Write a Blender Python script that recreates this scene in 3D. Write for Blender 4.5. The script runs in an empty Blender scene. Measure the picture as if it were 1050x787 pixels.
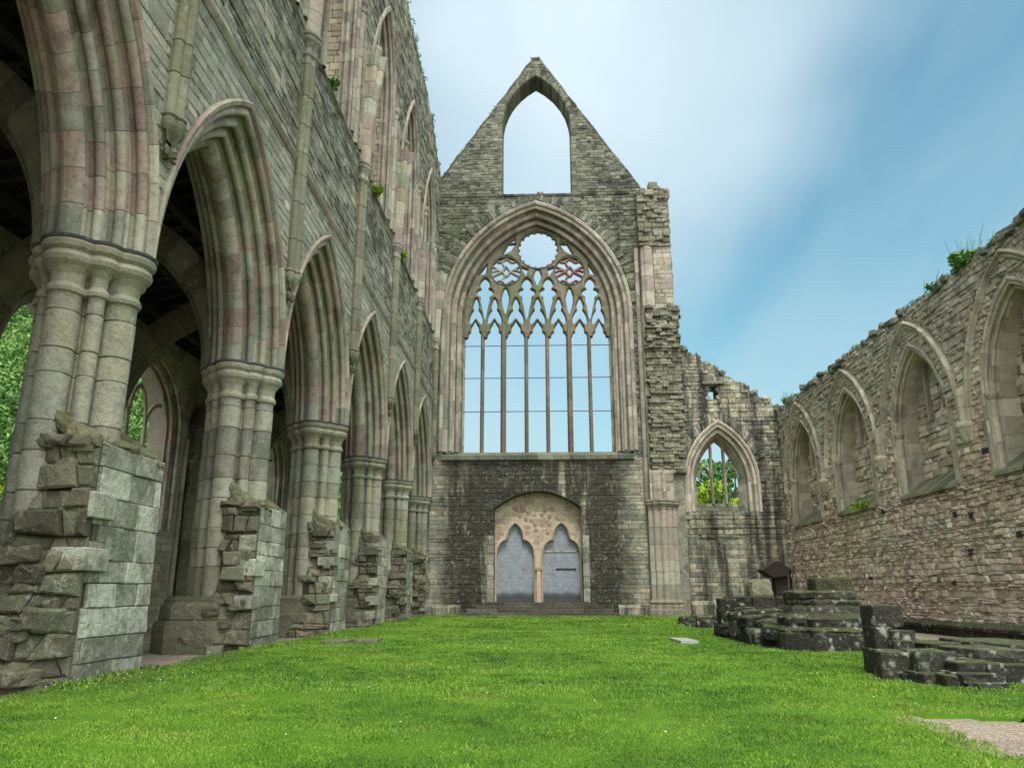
import bpy, math, random
import numpy as np
from math import sin, cos, pi, sqrt, acos, radians
from mathutils import Vector, noise as mnoise

R = random.Random(7)
NR = np.random.default_rng(11)
SC = bpy.context.scene
COL = SC.collection

# ------------------------------------------------------------------ mesh collecting
class MB:
    def __init__(s):
        s.v = []; s.f = []; s.t = []
    def add(s, verts, faces, tint):
        o = len(s.v)
        s.v.extend(verts)
        for f in faces:
            s.f.append([i + o for i in f]); s.t.append(tint)

def abs_loc(o):
    p = Vector((0, 0, 0))
    while o is not None:
        p += o.location; o = o.parent
    return p

def link(name, me, mat, parent):
    o = bpy.data.objects.new(name, me)
    COL.objects.link(o)
    if mat: me.materials.append(mat)
    if parent is not None: o.parent = parent
    return o

def obj(name, mb, mat, parent=None, loc=None, smooth=False):
    """link the collected geometry (world coordinates) as one mesh object"""
    me = bpy.data.meshes.new(name)
    L = Vector(loc) if loc else (abs_loc(parent) if parent else Vector((0, 0, 0)))
    V = np.array(mb.v, dtype=np.float64) - np.array(L)
    me.from_pydata(V.tolist(), [], mb.f)
    a = me.attributes.new('tint', 'FLOAT', 'FACE')
    a.data.foreach_set('value', np.array(mb.t, dtype=np.float32))
    if smooth:
        me.polygons.foreach_set('use_smooth', np.ones(len(mb.f), dtype=bool))
        me.set_sharp_from_angle(angle=radians(38))
    me.update()
    o = link(name, me, mat, parent)
    if loc: o.location = L - (abs_loc(parent) if parent else Vector((0, 0, 0)))
    return o

def np_obj(name, V, F, tint, mat, parent=None, loc=None):
    me = bpy.data.meshes.new(name)
    L = np.array(loc if loc else (abs_loc(parent) if parent else (0, 0, 0)), float)
    V = V - L
    n = F.shape[1]
    me.vertices.add(len(V)); me.vertices.foreach_set('co', V.astype(np.float32).ravel())
    me.loops.add(F.size); me.loops.foreach_set('vertex_index', F.astype(np.int32).ravel())
    me.polygons.add(len(F)); me.polygons.foreach_set('loop_start', np.arange(0, F.size, n, dtype=np.int32))
    a = me.attributes.new('tint', 'FLOAT', 'FACE'); a.data.foreach_set('value', tint.astype(np.float32))
    me.update(calc_edges=True)
    o = link(name, me, mat, parent)
    if loc: o.location = L
    return o

def thing(name, label, cat, loc=(0, 0, 0), group=None):
    o = bpy.data.objects.new(name, None); COL.objects.link(o)
    o.location = loc; o.empty_display_size = .3
    return tag(o, label, cat, group)

def tag(o, label, cat, group=None):
    o['label'] = label; o['category'] = cat
    if group: o['group'] = group
    return o

def kind(o, k):
    o['kind'] = k; return o

def nz(x, y=0., z=0.):
    return mnoise.noise(Vector((x, y, z)))

# ------------------------------------------------------------------ shapes
def box(mb, x0, x1, y0, y1, z0, z1, tint=None, jit=0.):
    t = R.random() if tint is None else tint
    j = lambda: R.uniform(-jit, jit) if jit else 0
    v = [(x + j(), y + j(), z + j()) for x in (x0, x1) for y in (y0, y1) for z in (z0, z1)]
    mb.add(v, [(0, 1, 3, 2), (4, 6, 7, 5), (0, 4, 5, 1), (2, 3, 7, 6), (0, 2, 6, 4), (1, 5, 7, 3)], t)

def rock(mb, c, s, rot=0, tilt=0., jit=.12, tint=None, bev=.16, squash=None):
    """an irregular worn block: chamfered box with jittered, rounded corners"""
    t = R.random() if tint is None else tint
    V = []; idx = {}
    lv = (-1, -1 + 2 * bev, 0, 1 - 2 * bev, 1)
    cr, sr = cos(rot), sin(rot); ct, st = cos(tilt), sin(tilt)
    seed = R.uniform(0, 100)
    F = []
    def vid(p):
        if p in idx: return idx[p]
        q = [lv[i] for i in p]
        ex = sum(1 for i in p if i in (0, 4))
        k = 1 - (.0, .0, bev * .42, bev * .75)[ex]
        q = [a * k for a in q]
        q = [a + jit * (nz(q[0] * 1.3 + seed + 7 * i, q[1] * 1.3, q[2] * 1.3) + .5 * nz(q[0] * 3 + seed, q[1] * 3 + 9 * i, q[2] * 3)) for i, a in enumerate(q)]
        x, y, z = q[0] * s[0] / 2, q[1] * s[1] / 2, q[2] * s[2] / 2
        x, z = x * ct - z * st, x * st + z * ct
        x, y = x * cr - y * sr, x * sr + y * cr
        V.append((c[0] + x, c[1] + y, c[2] + z)); idx[p] = len(V) - 1
        return idx[p]
    for ax in range(3):
        for sd in (0, 4):
            for i in range(4):
                for j in range(4):
                    f = []
                    for a, b in ((i, j), (i + 1, j), (i + 1, j + 1), (i, j + 1)):
                        p = [0, 0, 0]; p[ax] = sd; p[(ax + 1) % 3] = a; p[(ax + 2) % 3] = b
                        f.append(vid(tuple(p)))
                    F.append(f if sd else f[::-1])
    mb.add(V, F, t)

def stone(mb, P, c4, d0, d1, bev, tint):
    cu = sum(c[0] for c in c4) / 4; cv = sum(c[1] for c in c4) / 4
    hu = max(abs(c[0] - cu) for c in c4); hv = max(abs(c[1] - cv) for c in c4)
    ku = max(.3, 1 - bev / max(hu, .01)); kv = max(.3, 1 - bev / max(hv, .01))
    V = [P(u, v, d0) for u, v in c4]
    V += [P(u, v, d1 - bev * .8) for u, v in c4]
    V += [P(cu + (u - cu) * ku, cv + (v - cv) * kv, d1 + R.uniform(-.2, .35) * bev) for u, v in c4]
    V.append(P(cu + R.uniform(-.3, .3) * hu, cv + R.uniform(-.3, .3) * hv, d1 + R.uniform(-.1, .6) * bev))
    F = []
    for k in (0, 4):
        for i in range(4):
            j = (i + 1) % 4
            F.append((k + i, k + j, k + 4 + j, k + 4 + i))
    for i in range(4): F.append((8 + i, 8 + (i + 1) % 4, 12))
    mb.add(V, F, tint)

def masonry(mb, P, u0, u1, v0, v1, solid=None, ch=(.15, .28), cl=(.22, .6), gap=.009, depth=(.004, .03), wob=.012, slant=.012, bev=.012, skip=0., tint=(0, 1), sub=2):
    """courses of single stones laid over a wall face; P(u, v, d) maps to the world, d stands proud"""
    v = v0; ph = R.uniform(0, 99)
    W = lambda k, u: wob * (nz(u * .9 + ph, k * 3.7) + .6 * nz(u * 3.1, k * 1.3 + ph))
    k = 0
    while v < v1 - .03:
        h = min(R.uniform(*ch), v1 - v)
        if v1 - v - h < ch[0] * .5: h = v1 - v
        u = u0 - R.uniform(0, cl[0]); sl = 0
        rowd = R.uniform(-.3, .3) * (depth[1] - depth[0])
        while u < u1 - .01:
            L = R.uniform(*cl); s2 = R.uniform(-slant, slant)
            ua, ub = max(u, u0), min(u + L, u1)
            if u1 - ub < cl[0] * .4: ub = u1
            if ub - ua > .04 and R.random() >= skip:
                lo = v + (W(k, ua), W(k, ub))[0] if k else v
                c4 = [(ua + sl + gap, v + (W(k, ua) if k else 0) + gap), (ub + s2 - gap, v + (W(k, ub) if k else 0) + gap),
                      (ub - s2 - gap, v + h + W(k + 1, ub) - gap), (ua - sl + gap, v + h + W(k + 1, ua) - gap)]
                put(mb, P, c4, R.uniform(*depth) + rowd * R.random(), bev, tint[0] + (tint[1] - tint[0]) * R.random(), solid, sub)
            u = ub if ub < u1 else u1
            sl = s2
        v += h; k += 1

def put(mb, P, c4, d, bev, t, solid, depth):
    if solid is not None:
        (a, b, c, e) = c4
        pts = list(c4) + [((p[0] + q[0]) / 2, (p[1] + q[1]) / 2) for p, q in ((a, b), (b, c), (c, e), (e, a))]
        n = sum(1 for p in pts if solid(*p))
        if n == 0: return
        if n < 8:
            if depth <= 0: return
            m = lambda p, q: ((p[0] + q[0]) / 2, (p[1] + q[1]) / 2)
            if abs(b[0] - a[0]) > abs(e[1] - a[1]):
                put(mb, P, [a, m(a, b), m(e, c), e], d, bev, t, solid, depth - 1)
                put(mb, P, [m(a, b), b, c, m(e, c)], d, bev, t, solid, depth - 1)
            else:
                put(mb, P, [a, b, m(b, c), m(a, e)], d, bev, t, solid, depth - 1)
                put(mb, P, [m(a, e), m(b, c), c, e], d, bev, t, solid, depth - 1)
            return
    stone(mb, P, c4, -.02, d, bev, t)

class Arch:
    """pointed (two-centred) arch about u0, springing at z, outline half width w and rise h"""
    def __init__(s, u0, z, w, h):
        s.u0, s.z, s.w, s.h = u0, z, w, h
        s.R = (w * w + h * h) / (2 * w); s.c = s.R - w
    def hi(s, u, r=0.):
        a = (s.R + r) ** 2 - (abs(u - s.u0) + s.c) ** 2
        return s.z + sqrt(a) if a > 0 else s.z
    def pt(s, q, r, jamb):
        """q 0..1 along the outline from left foot over the apex to right foot"""
        RR = s.R + r; pm = acos(min(1, max(-1, s.c / RR)))
        La = s.R * acos(s.c / s.R); T = 2 * (La + jamb)
        x = q * T; side = -1
        if x > T / 2: x = T - x; side = 1
        if x < jamb: return (s.u0 + side * (RR - s.c), s.z - jamb + x)
        ph = (x - jamb) / La * pm
        return (s.u0 + side * (RR * cos(ph) - s.c), s.z + RR * sin(ph))
    def length(s, jamb): return 2 * (s.R * acos(s.c / s.R) + jamb)

def inset(prof, g):
    out = []
    n = len(prof)
    for i in range(n):
        a = prof[max(0, i - 1)]; b = prof[min(n - 1, i + 1)]
        tx, ty = b[0] - a[0], b[1] - a[1]; l = math.hypot(tx, ty) or 1
        nx, ny = -ty / l, tx / l
        if nx * 1 + ny * -1 < 0: nx, ny = -nx, -ny
        out.append((prof[i][0] + nx * g, prof[i][1] + ny * g))
    return out

def skin(mb, rings, tints, closed=False):
    for k in range(len(rings) - 1):
        a, b = rings[k], rings[k + 1]; n = len(a)
        F = [(i, (i + 1) % n, n + (i + 1) % n, n + i) for i in range(n if closed else n - 1)]
        mb.add(a + b, F, tints[k])

def arch_sweep(mb, A, prof, P, jamb=0., vl=.42, g=.012, half=None, erode=0., split=None):
    """a moulded arch: the profile (r, d) carried round the outline in separate voussoirs, each order with joints of its own"""
    L = A.length(jamb)
    pin = inset(prof, g)
    e = .012 / L
    cuts = [0] + list(split or []) + [len(prof) - 1]
    for i0, i1 in zip(cuts[:-1], cuts[1:]):
        n = max(4, int(L / (vl * R.uniform(.75, 1.25))) // 2 * 2)
        for k in range(n):
            q0, q1 = k / n, (k + 1) / n
            t = R.random(); sh = R.uniform(-erode, erode)
            qs = [(q0, pin), (q0 + e, prof), ((q0 + q1) / 2, prof), (q1 - e, prof), (q1, pin)]
            rings = []
            for q, pr in qs:
                ring = []
                for r, d in pr[i0:i1 + 1]:
                    u, v = A.pt(q, r, jamb); ring.append(P(u, v, d + sh))
                rings.append(ring)
            skin(mb, rings, [t] * 4)

def splits(prof):
    """where the orders of a moulding meet: at its deepest quirks"""
    return [i for i in range(2, len(prof) - 2) if prof[i] in MARK]
MARK = set()

def arcpts(cx, cy, r, a0, a1, n):
    return [(cx + r * cos(radians(a0 + (a1 - a0) * i / n)), cy + r * sin(radians(a0 + (a1 - a0) * i / n))) for i in range(n + 1)]

def moulding(steps, hood=.09, hoodr=.12):
    """profile from the wall face into the reveal: a hood mould, then per (radial step, depth step) a fat roll, a quirk and a hollow"""
    pr = [(hoodr, -.03), (hoodr, hood * .6), (hoodr * .7, hood), (hoodr * .15, hood * .7), (.0, -.015)]
    MARK.add(pr[-1])
    r, d = 0., -.015
    for dr, dd in steps:
        ro = min(dr, dd) * .36                          # roll
        cx, cy = r - dr * .38, d - ro * .75
        pr += [(r - dr * .03, d - .0)]
        for k in range(9):
            a = radians(50 + 215 * k / 8)
            pr.append((cx + ro * cos(a), cy + ro * sin(a)))
        pr += [(cx + ro * .15, cy - ro * 1.45), (r - dr * .3, d - dd * .72)]
        for k in range(5):                              # hollow
            a = radians(180 - 22 * k)
            pr.append((r - dr * .95 + dr * .0 - (dr * .0) + dr * (.62 - .62 * k / 4), d - dd * (.78 + .2 * sin(pi * k / 4) * 1.2)))
        r -= dr; d -= dd
        pr += [(r, d)]; MARK.add(pr[-1])
    return pr

def outline(circles, dr=0., n=72):
    """outline of a clustered pier: the union of circles about the origin"""
    pts = []
    for i in range(n):
        a = 2 * pi * i / n; ca, sa = cos(a), sin(a); best = 0
        for (cx, cy, r) in circles:
            p = cx * ca + cy * sa; q = cx * cx + cy * cy - (r + dr) ** 2
            D = p * p - q
            if D >= 0: best = max(best, p + sqrt(D))
        pts.append((best * ca, best * sa))
    return pts

def cluster(mb, cx, cy, circles, z0, z1, n=72, course=(.35, .6), g=.016, cut=None, half=None):
    z = z0
    o0 = outline(circles, 0, n); o1 = outline(circles, -g, n)
    while z < z1 - .02:
        h = min(R.uniform(*course), z1 - z)
        if z1 - z - h < .15: h = z1 - z
        jx, jy = R.uniform(-.006, .006), R.uniform(-.006, .006)
        rs = []
        for zz, o in ((z, o1), (z + .012, o0), (z + h / 2, o0), (z + h - .012, o0), (z + h, o1)):
            rs.append([(cx + x + jx, cy + y + jy, zz) for x, y in o])
        skin(mb, rs, [R.uniform(.22, .78)] * 4, True)
        z += h

def ringstack(mb, cx, cy, circles, prof, n=72, tint=None, cap=True):
    """prof: list of (dr, z)"""
    rs = [[(cx + x, cy + y, z) for x, y in outline(circles, dr, n)] for dr, z in prof]
    t = R.random() if tint is None else tint
    skin(mb, rs, [t] * (len(rs) - 1), True)
    if cap:
        o = len(mb.v); mb.v.extend(rs[-1]); mb.f.append([o + i for i in range(n)]); mb.t.append(t)

def tube(mb, pts, rad, n=8, tint=None, caps=True):
    t = R.random() if tint is None else tint
    rings = []
    for i, p in enumerate(pts):
        a = Vector(pts[max(0, i - 1)]); b = Vector(pts[min(len(pts) - 1, i + 1)])
        d = (b - a).normalized()
        s = d.cross(Vector((0, 0, 1)))
        if s.length < .05: s = d.cross(Vector((0, 1, 0)))
        s.normalize(); w = s.cross(d)
        r = rad[i] if isinstance(rad, (list, tuple)) else rad
        rings.append([tuple(Vector(p) + s * (r * cos(2 * pi * k / n)) + w * (r * sin(2 * pi * k / n))) for k in range(n)])
    skin(mb, rings, [t] * (len(rings) - 1), True)
    if caps:
        for rg in (rings[0], rings[-1]):
            o = len(mb.v); mb.v.extend(rg); mb.f.append([o + i for i in range(n)]); mb.t.append(t)

class Wall:
    """a wall panel with openings; u runs along it, v up, d stands proud of the face"""
    def __init__(s, P, u0, u1, thick, bot, top):
        s.P, s.u0, s.u1, s.th = P, u0, u1, thick
        s.bot = bot; s.top = top; s.ops = []
    def hole(s, u0, u1, lo, hi, back=None):
        s.ops.append((u0, u1, lo if callable(lo) else (lambda u, l=lo: l), hi, back))
    def solid(s, u, v, m=.0):
        if u < s.u0 or u > s.u1 or v < s.bot(u) or v > s.top(u) - .02: return False
        for a, b, lo, hi, bk in s.ops:
            if a - m < u < b + m:
                uu = min(max(u, a + 1e-4), b - 1e-4)
                if lo(uu) - m < v < hi(uu) + m: return False
        return True
    def build(s, mb, step=.25, tint=.5, reveals=True):
        us = set([s.u0, s.u1])
        n = int((s.u1 - s.u0) / step)
        for i in range(n): us.add(s.u0 + (s.u1 - s.u0) * i / n)
        for a, b, lo, hi, bk in s.ops:
            m = 28
            for i in range(m + 1): us.add(a + (b - a) * (1 - cos(pi * i / m)) / 2)
        us = sorted(u for u in us if s.u0 <= u <= s.u1)
        uu = [us[0]]
        for u in us[1:]:
            if u - uu[-1] > .004: uu.append(u)
        uu[-1] = s.u1
        P = s.P
        for ua, ub in zip(uu[:-1], uu[1:]):
            um = (ua + ub) / 2
            act = sorted([o for o in s.ops if o[0] < um < o[1]], key=lambda o: o[2](um))
            cl = lambda u, o: min(max(u, o[0] + 1e-5), o[1] - 1e-5)
            seg = [(s.bot(ua), s.bot(ub))]
            for o in act:
                seg.append((o[2](cl(ua, o)), o[2](cl(ub, o)))); seg.append((o[3](cl(ua, o)), o[3](cl(ub, o))))
            seg.append((s.top(ua), s.top(ub)))
            for i in range(0, len(seg), 2):
                (a0, b0), (a1, b1) = seg[i], seg[i + 1]
                if a1 - a0 < 1e-4 and b1 - b0 < 1e-4: continue
                nv = max(1, int((a1 - a0) / 1.5))
                for d in (0, -s.th):
                    V = [P(ua, a0, d), P(ub, b0, d), P(ub, b1, d), P(ua, a1, d)]
                    mb.add(V, [(0, 1, 2, 3)], tint)
            mb.add([P(ua, seg[-1][0], 0), P(ub, seg[-1][1], 0), P(ub, seg[-1][1], -s.th), P(ua, seg[-1][0], -s.th)], [(0, 1, 2, 3)], tint)
            for o, i in zip(act, range(1, 99, 2)):
                dd = s.th if o[4] is None else o[4]
                for sg in ((seg[i], seg[i + 1]) if o[2](um) > s.bot(um) + .02 else (seg[i + 1],)):
                    mb.add([P(ua, sg[0], 0), P(ub, sg[1], 0), P(ub, sg[1], -dd), P(ua, sg[0], -dd)], [(0, 1, 2, 3)], tint)
                if o[4] is not None:
                    mb.add([P(ua, seg[i][0], -dd), P(ub, seg[i][1], -dd), P(ub, seg[i + 1][1], -dd), P(ua, seg[i + 1][0], -dd)], [(0, 1, 2, 3)], tint)
        for o in s.ops:
            dd = s.th if o[4] is None else o[4]
            for u, e in ((o[0], 1e-5), (o[1], -1e-5)):
                a, b = o[2](u + e), o[3](u + e)
                if b - a > 1e-3: mb.add([P(u, a, 0), P(u, b, 0), P(u, b, -dd), P(u, a, -dd)], [(0, 1, 2, 3)], tint)
        for u in (s.u0, s.u1):
            mb.add([P(u, s.bot(u), 0), P(u, s.top(u), 0), P(u, s.top(u), -s.th), P(u, s.bot(u), -s.th)], [(0, 1, 2, 3)], tint)

# ------------------------------------------------------------------ materials
class NT:
    def __init__(s, name):
        s.m = bpy.data.materials.new(name); s.m.use_nodes = True
        s.t = s.m.node_tree; s.b = s.t.nodes['Principled BSDF']
        s.geo = s.t.nodes.new('ShaderNodeNewGeometry')
        s.pos = s.geo.outputs['Position']
    def n(s, typ, **kw):
        x = s.t.nodes.new('ShaderNode' + typ)
        for k, v in kw.items(): setattr(x, k, v)
        return x
    def set(s, sock, v):
        if isinstance(v, bpy.types.NodeSocket): s.t.links.new(v, sock)
        elif isinstance(v, (tuple, list)) and len(v) == 3 and sock.type == 'RGBA': sock.default_value = (*v, 1)
        else: sock.default_value = v
    def math(s, op, a, b=0., clamp=False):
        x = s.n('Math', operation=op, use_clamp=clamp); s.set(x.inputs[0], a); s.set(x.inputs[1], b); return x.outputs[0]
    def mix(s, f, a, b, mode='MIX'):
        x = s.n('Mix', data_type='RGBA', blend_type=mode); s.set(x.inputs[0], f); s.set(x.inputs[6], a); s.set(x.inputs[7], b); return x.outputs[2]
    def scale(s, v, k):
        x = s.n('Vector' + 'Math', operation='MULTIPLY'); s.set(x.inputs[0], v); x.inputs[1].default_value = k; return x.outputs[0]
    def noise(s, sc, det=4, rough=.6, vec=None, dist=0.):
        x = s.n('TexNoise'); s.set(x.inputs['Vector'], vec if vec is not None else s.pos)
        x.inputs['Scale'].default_value = sc; x.inputs['Detail'].default_value = det; x.inputs['Roughness'].default_value = rough
        x.inputs['Distortion'].default_value = dist
        return x.outputs['Fac']
    def voro(s, sc, feat='F1', vec=None, out='Distance', rnd=1.):
        x = s.n('TexVoronoi', feature=feat); s.set(x.inputs['Vector'], vec if vec is not None else s.pos)
        x.inputs['Scale'].default_value = sc; x.inputs['Randomness'].default_value = rnd
        return x.outputs[out]
    def step(s, v, a, b):
        x = s.n('MapRange', interpolation_type='SMOOTHSTEP'); s.set(x.inputs[0], v); x.inputs[1].default_value = a; x.inputs[2].default_value = b
        return x.outputs[0]
    def ramp(s, f, stops):
        x = s.n('ValToRGB'); s.set(x.inputs[0], f); r = x.color_ramp
        while len(r.elements) < len(stops): r.elements.new(.5)
        for e, (p, c) in zip(r.elements, stops): e.position = p; e.color = (*c, 1)
        return x.outputs[0]
    def attr(s, name='tint'):
        x = s.n('Attribute'); x.attribute_name = name; return x.outputs['Fac']
    def sep(s, v):
        x = s.n('SeparateXYZ'); s.set(x.inputs[0], v); return x.outputs
    def bump(s, h, dist, strength=1., nrm=None):
        x = s.n('Bump'); s.set(x.inputs['Height'], h); x.inputs['Distance'].default_value = dist; x.inputs['Strength'].default_value = strength
        if nrm is not None: s.set(x.inputs['Normal'], nrm)
        return x.outputs[0]
    def done(s, col, rough=.9, nrm=None, spec=.2):
        s.set(s.b.inputs['Base Color'], col); s.set(s.b.inputs['Roughness'], rough)
        s.b.inputs['Specular IOR Level'].default_value = spec
        if nrm is not None: s.set(s.b.inputs['Normal'], nrm)
        return s.m

def stone_mat(name, cols, dark=.35, lichen=.25, moss=.4, algae=.25, bump=1., var=.5, joints=None, extra=None, darkcol=(.028, .027, .022), lic=0.):
    m = NT(name)
    tint = m.attr()
    big = m.noise(.33, 3); mid = m.noise(2.3, 5); fine = m.noise(17, 5, .7)
    f = m.math('ADD', m.math('MULTIPLY', tint, .62), m.math('MULTIPLY', m.math('SUBTRACT', big, .31), .95))
    n = len(cols)
    col = m.ramp(f, [(.06 + .88 * i / (n - 1), c) for i, c in enumerate(cols)])
    br = m.math('ADD', .55, m.math('MULTIPLY', m.math('ADD', mid, m.math('MULTIPLY', fine, .9)), .47))
    bc = m.n('CombineColor'); [m.set(bc.inputs[i], br) for i in range(3)]
    col = m.mix(1, col, bc.outputs[0], 'MULTIPLY')
    # per stone lightness
    t2 = m.math('FRACT', m.math('MULTIPLY', tint, 7.31))
    lt = m.math('ADD', 1 - var * .5, m.math('MULTIPLY', t2, var))
    lc = m.n('CombineColor'); [m.set(lc.inputs[i], lt) for i in range(3)]
    col = m.mix(1, col, lc.outputs[0], 'MULTIPLY')
    if algae:
        a = m.step(m.noise(.55, 4, .65, m.scale(m.pos, (1, 1, .5))), .5, .68)
        col = m.mix(m.math('MULTIPLY', a, algae), col, (.13, .155, .07))
    if dark:
        st = m.step(m.noise(1., 6, .68, m.scale(m.pos, (1.1, 1.1, .33)), .6), .52, .7)
        sp = m.step(m.noise(5.5, 5, .7), .5, .72)
        dm = m.math('MULTIPLY', m.math('MAXIMUM', st, m.math('MULTIPLY', sp, .7)), dark, True)
        col = m.mix(dm, col, darkcol)
        pk = m.step(m.noise(13, 6, .75), .56, .7)
        col = m.mix(m.math('MULTIPLY', pk, dark * .75), col, darkcol)
    if extra is not None: col = extra(m, col)
    if lichen:
        li = m.math('MULTIPLY', m.step(m.noise(9, 4, .65), .57 + lic, .62 + lic), m.step(m.noise(1.6, 3), .44 + lic, .6 + lic))
        li2 = m.step(m.noise(27, 2, .5), .65 + (lic if lic > -.01 else .03), .7 + (lic if lic > -.01 else .03))
        col = m.mix(m.math('MULTIPLY', m.math('MAXIMUM', li, m.math('MULTIPLY', li2, .75)), lichen, True), col, (.46, .47, .41))
    if moss:
        nzv = m.sep(m.geo.outputs['Normal'])[2]
        up = m.math('MULTIPLY', m.step(nzv, .35, .85), m.step(m.noise(3.2, 5), .34, .6))
        col = m.mix(m.math('MULTIPLY', up, moss, True), col, (.075, .10, .022))
    h = m.math('ADD', m.math('MULTIPLY', m.noise(6, 6, .72), 1.), m.math('MULTIPLY', fine, .35))
    pit = m.step(m.voro(26), .05, .3)
    h = m.math('ADD', h, m.math('MULTIPLY', pit, .16))
    nb = m.bump(h, .05 * bump, .9)
    if joints:
        uv, sx, sy, amt = joints
    return m.done(col, .93, nb)

GREY = (.30, .30, .245); GREEN = (.235, .25, .175); TAN = (.36, .31, .225); BUFF = (.46, .40, .285); PINK = (.33, .225, .195); BROWN = (.19, .155, .115); PALE = (.48, .47, .40); DARKG = (.13, .13, .105)

def wall_zones(m, col):
    x, y, z = m.sep(m.pos)
    up = m.step(m.math('ADD', z, m.math('MULTIPLY', m.noise(.6, 4), 1.6)), 11., 12.)
    p = m.step(m.noise(1., 7, .72, m.scale(m.pos, (1, .9, 1.6)), .5), .44, .6)
    col = m.mix(m.math('MULTIPLY', m.math('MULTIPLY', up, p), .8), col, (.07, .072, .058))
    return m.mix(m.math('MULTIPLY', m.math('SUBTRACT', 1., up), .3), col, (.46, .45, .37))
M_wall = stone_mat('weathered_wall_stone', [DARKG, GREEN, GREY, GREY, TAN, PALE], dark=.6, lichen=.5, algae=.35, var=.7, bump=1.3, extra=wall_zones)
M_arch = stone_mat('moulded_arch_stone', [(.25, .26, .185), (.36, .355, .29), (.39, .35, .265), (.36, .265, .225), (.33, .34, .25), (.35, .25, .22), (.4, .39, .32)], dark=.5, lichen=.35, algae=.3, var=.5, bump=.85)
M_pier = stone_mat('pier_stone', [(.21, .185, .14), (.28, .285, .2), (.37, .335, .25), (.33, .335, .265), (.37, .31, .255), (.27, .28, .19)], dark=.55, lichen=.35, algae=.45, var=.45, bump=.95)
M_rub = stone_mat('rubble_stone', [(.07, .062, .045), (.13, .11, .08), (.17, .155, .11), (.15, .155, .1), (.2, .165, .125), (.24, .2, .155)], dark=.6, lichen=.3, moss=.5, algae=.3, bump=1.3)
def ash_blotch(m, col):
    b = m.step(m.noise(1.5, 7, .72, None, .8), .44, .6); c = m.step(m.noise(4.2, 5, .7), .5, .66)
    col = m.mix(m.math('MULTIPLY', b, .72), col, (.15, .155, .115))
    return m.mix(m.math('MULTIPLY', c, .5), col, (.5, .52, .46))
M_ash = stone_mat('pale_ashlar', [GREEN, (.32, .31, .245), (.42, .42, .34), (.3, .29, .22), PALE, (.48, .475, .39)], dark=.6, lichen=.4, algae=.4, bump=1.3, var=.85, extra=ash_blotch)
M_cream = stone_mat('cream_reveal_stone', [TAN, BUFF, (.5, .42, .29), BUFF, PINK], dark=.22, lichen=.1, algae=.05, moss=.2)
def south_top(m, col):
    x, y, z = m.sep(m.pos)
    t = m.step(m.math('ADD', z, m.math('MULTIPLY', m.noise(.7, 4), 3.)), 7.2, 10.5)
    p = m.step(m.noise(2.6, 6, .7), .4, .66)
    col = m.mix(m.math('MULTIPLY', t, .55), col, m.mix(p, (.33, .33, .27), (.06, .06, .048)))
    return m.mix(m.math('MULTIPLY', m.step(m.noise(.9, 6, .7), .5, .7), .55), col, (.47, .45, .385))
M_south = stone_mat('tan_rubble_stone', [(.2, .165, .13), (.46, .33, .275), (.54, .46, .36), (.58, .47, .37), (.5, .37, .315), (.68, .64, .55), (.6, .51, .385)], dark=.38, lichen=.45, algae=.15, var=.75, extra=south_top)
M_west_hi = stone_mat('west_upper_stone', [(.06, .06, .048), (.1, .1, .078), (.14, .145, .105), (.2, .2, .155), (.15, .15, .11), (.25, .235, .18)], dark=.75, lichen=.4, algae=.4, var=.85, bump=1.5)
M_pink = stone_mat('pink_moulded_stone', [(.27, .265, .21), (.34, .31, .245), (.32, .265, .22), (.36, .335, .27), (.33, .265, .225), (.38, .37, .3)], dark=.5, lichen=.25, algae=.3, var=.55, bump=.8)
M_tooth = stone_mat('broken_core_stone', [(.1, .095, .07), (.18, .17, .12), (.24, .215, .16), (.2, .195, .145), (.3, .255, .19)], dark=.7, lichen=.4, algae=.25, var=.7)
M_shaft = stone_mat('green_stained_shaft_stone', [(.12, .13, .075), (.17, .17, .115), (.21, .2, .14), (.16, .17, .1)], dark=.5, lichen=.3, algae=.6, var=.4, bump=.7)
M_cop = stone_mat('mossy_coping_stone', [(.13, .115, .07), (.2, .18, .11), (.17, .165, .09), (.25, .22, .15)], dark=.45, lichen=.3, algae=.5, moss=.55, bump=1.4)
M_dress = stone_mat('buff_dressed_stone', [(.36, .32, .25), (.5, .45, .36), (.44, .37, .3), (.55, .51, .42)], dark=.45, lichen=.35, algae=.12, moss=.3, var=.45, bump=.9)
M_step = stone_mat('dark_step_stone', [(.05, .045, .037), (.085, .075, .06), (.12, .105, .085)], dark=.4, lichen=.15, moss=.3, algae=.2)
def colonies(m, col):
    v = m.voro(7., 'SMOOTH_F1'); n = m.noise(11, 6, .78)
    k = m.math('MULTIPLY', m.step(m.math('ADD', v, m.math('MULTIPLY', n, 1.1)), .86, .66), m.step(m.noise(1.3, 3), .42, .56))
    return m.mix(m.math('MULTIPLY', k, .8), col, m.mix(n, (.2, .205, .17), (.5, .51, .46)))
M_black = stone_mat('black_base_stone', [(.022, .021, .017), (.034, .032, .026), (.055, .05, .038), (.04, .043, .027)], dark=.6, lichen=.25, moss=.55, algae=.2, bump=1.7, extra=colonies)
M_trac = stone_mat('tracery_stone', [(.15, .145, .105), (.19, .155, .125), (.14, .15, .085), (.2, .16, .135)], dark=.3, lichen=.2, algae=.5, moss=.3, bump=.5)
M_mull = stone_mat('brown_mullion_stone', [(.16, .11, .085), (.2, .14, .11), (.15, .135, .09), (.22, .16, .13)], dark=.35, lichen=.2, algae=.35, moss=.2, bump=.5)
M_tym = stone_mat('tympanum_stone', [TAN, BUFF, (.42, .31, .24), PINK, BUFF], dark=.12, lichen=.25, algae=.05, moss=0., var=.5)
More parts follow.
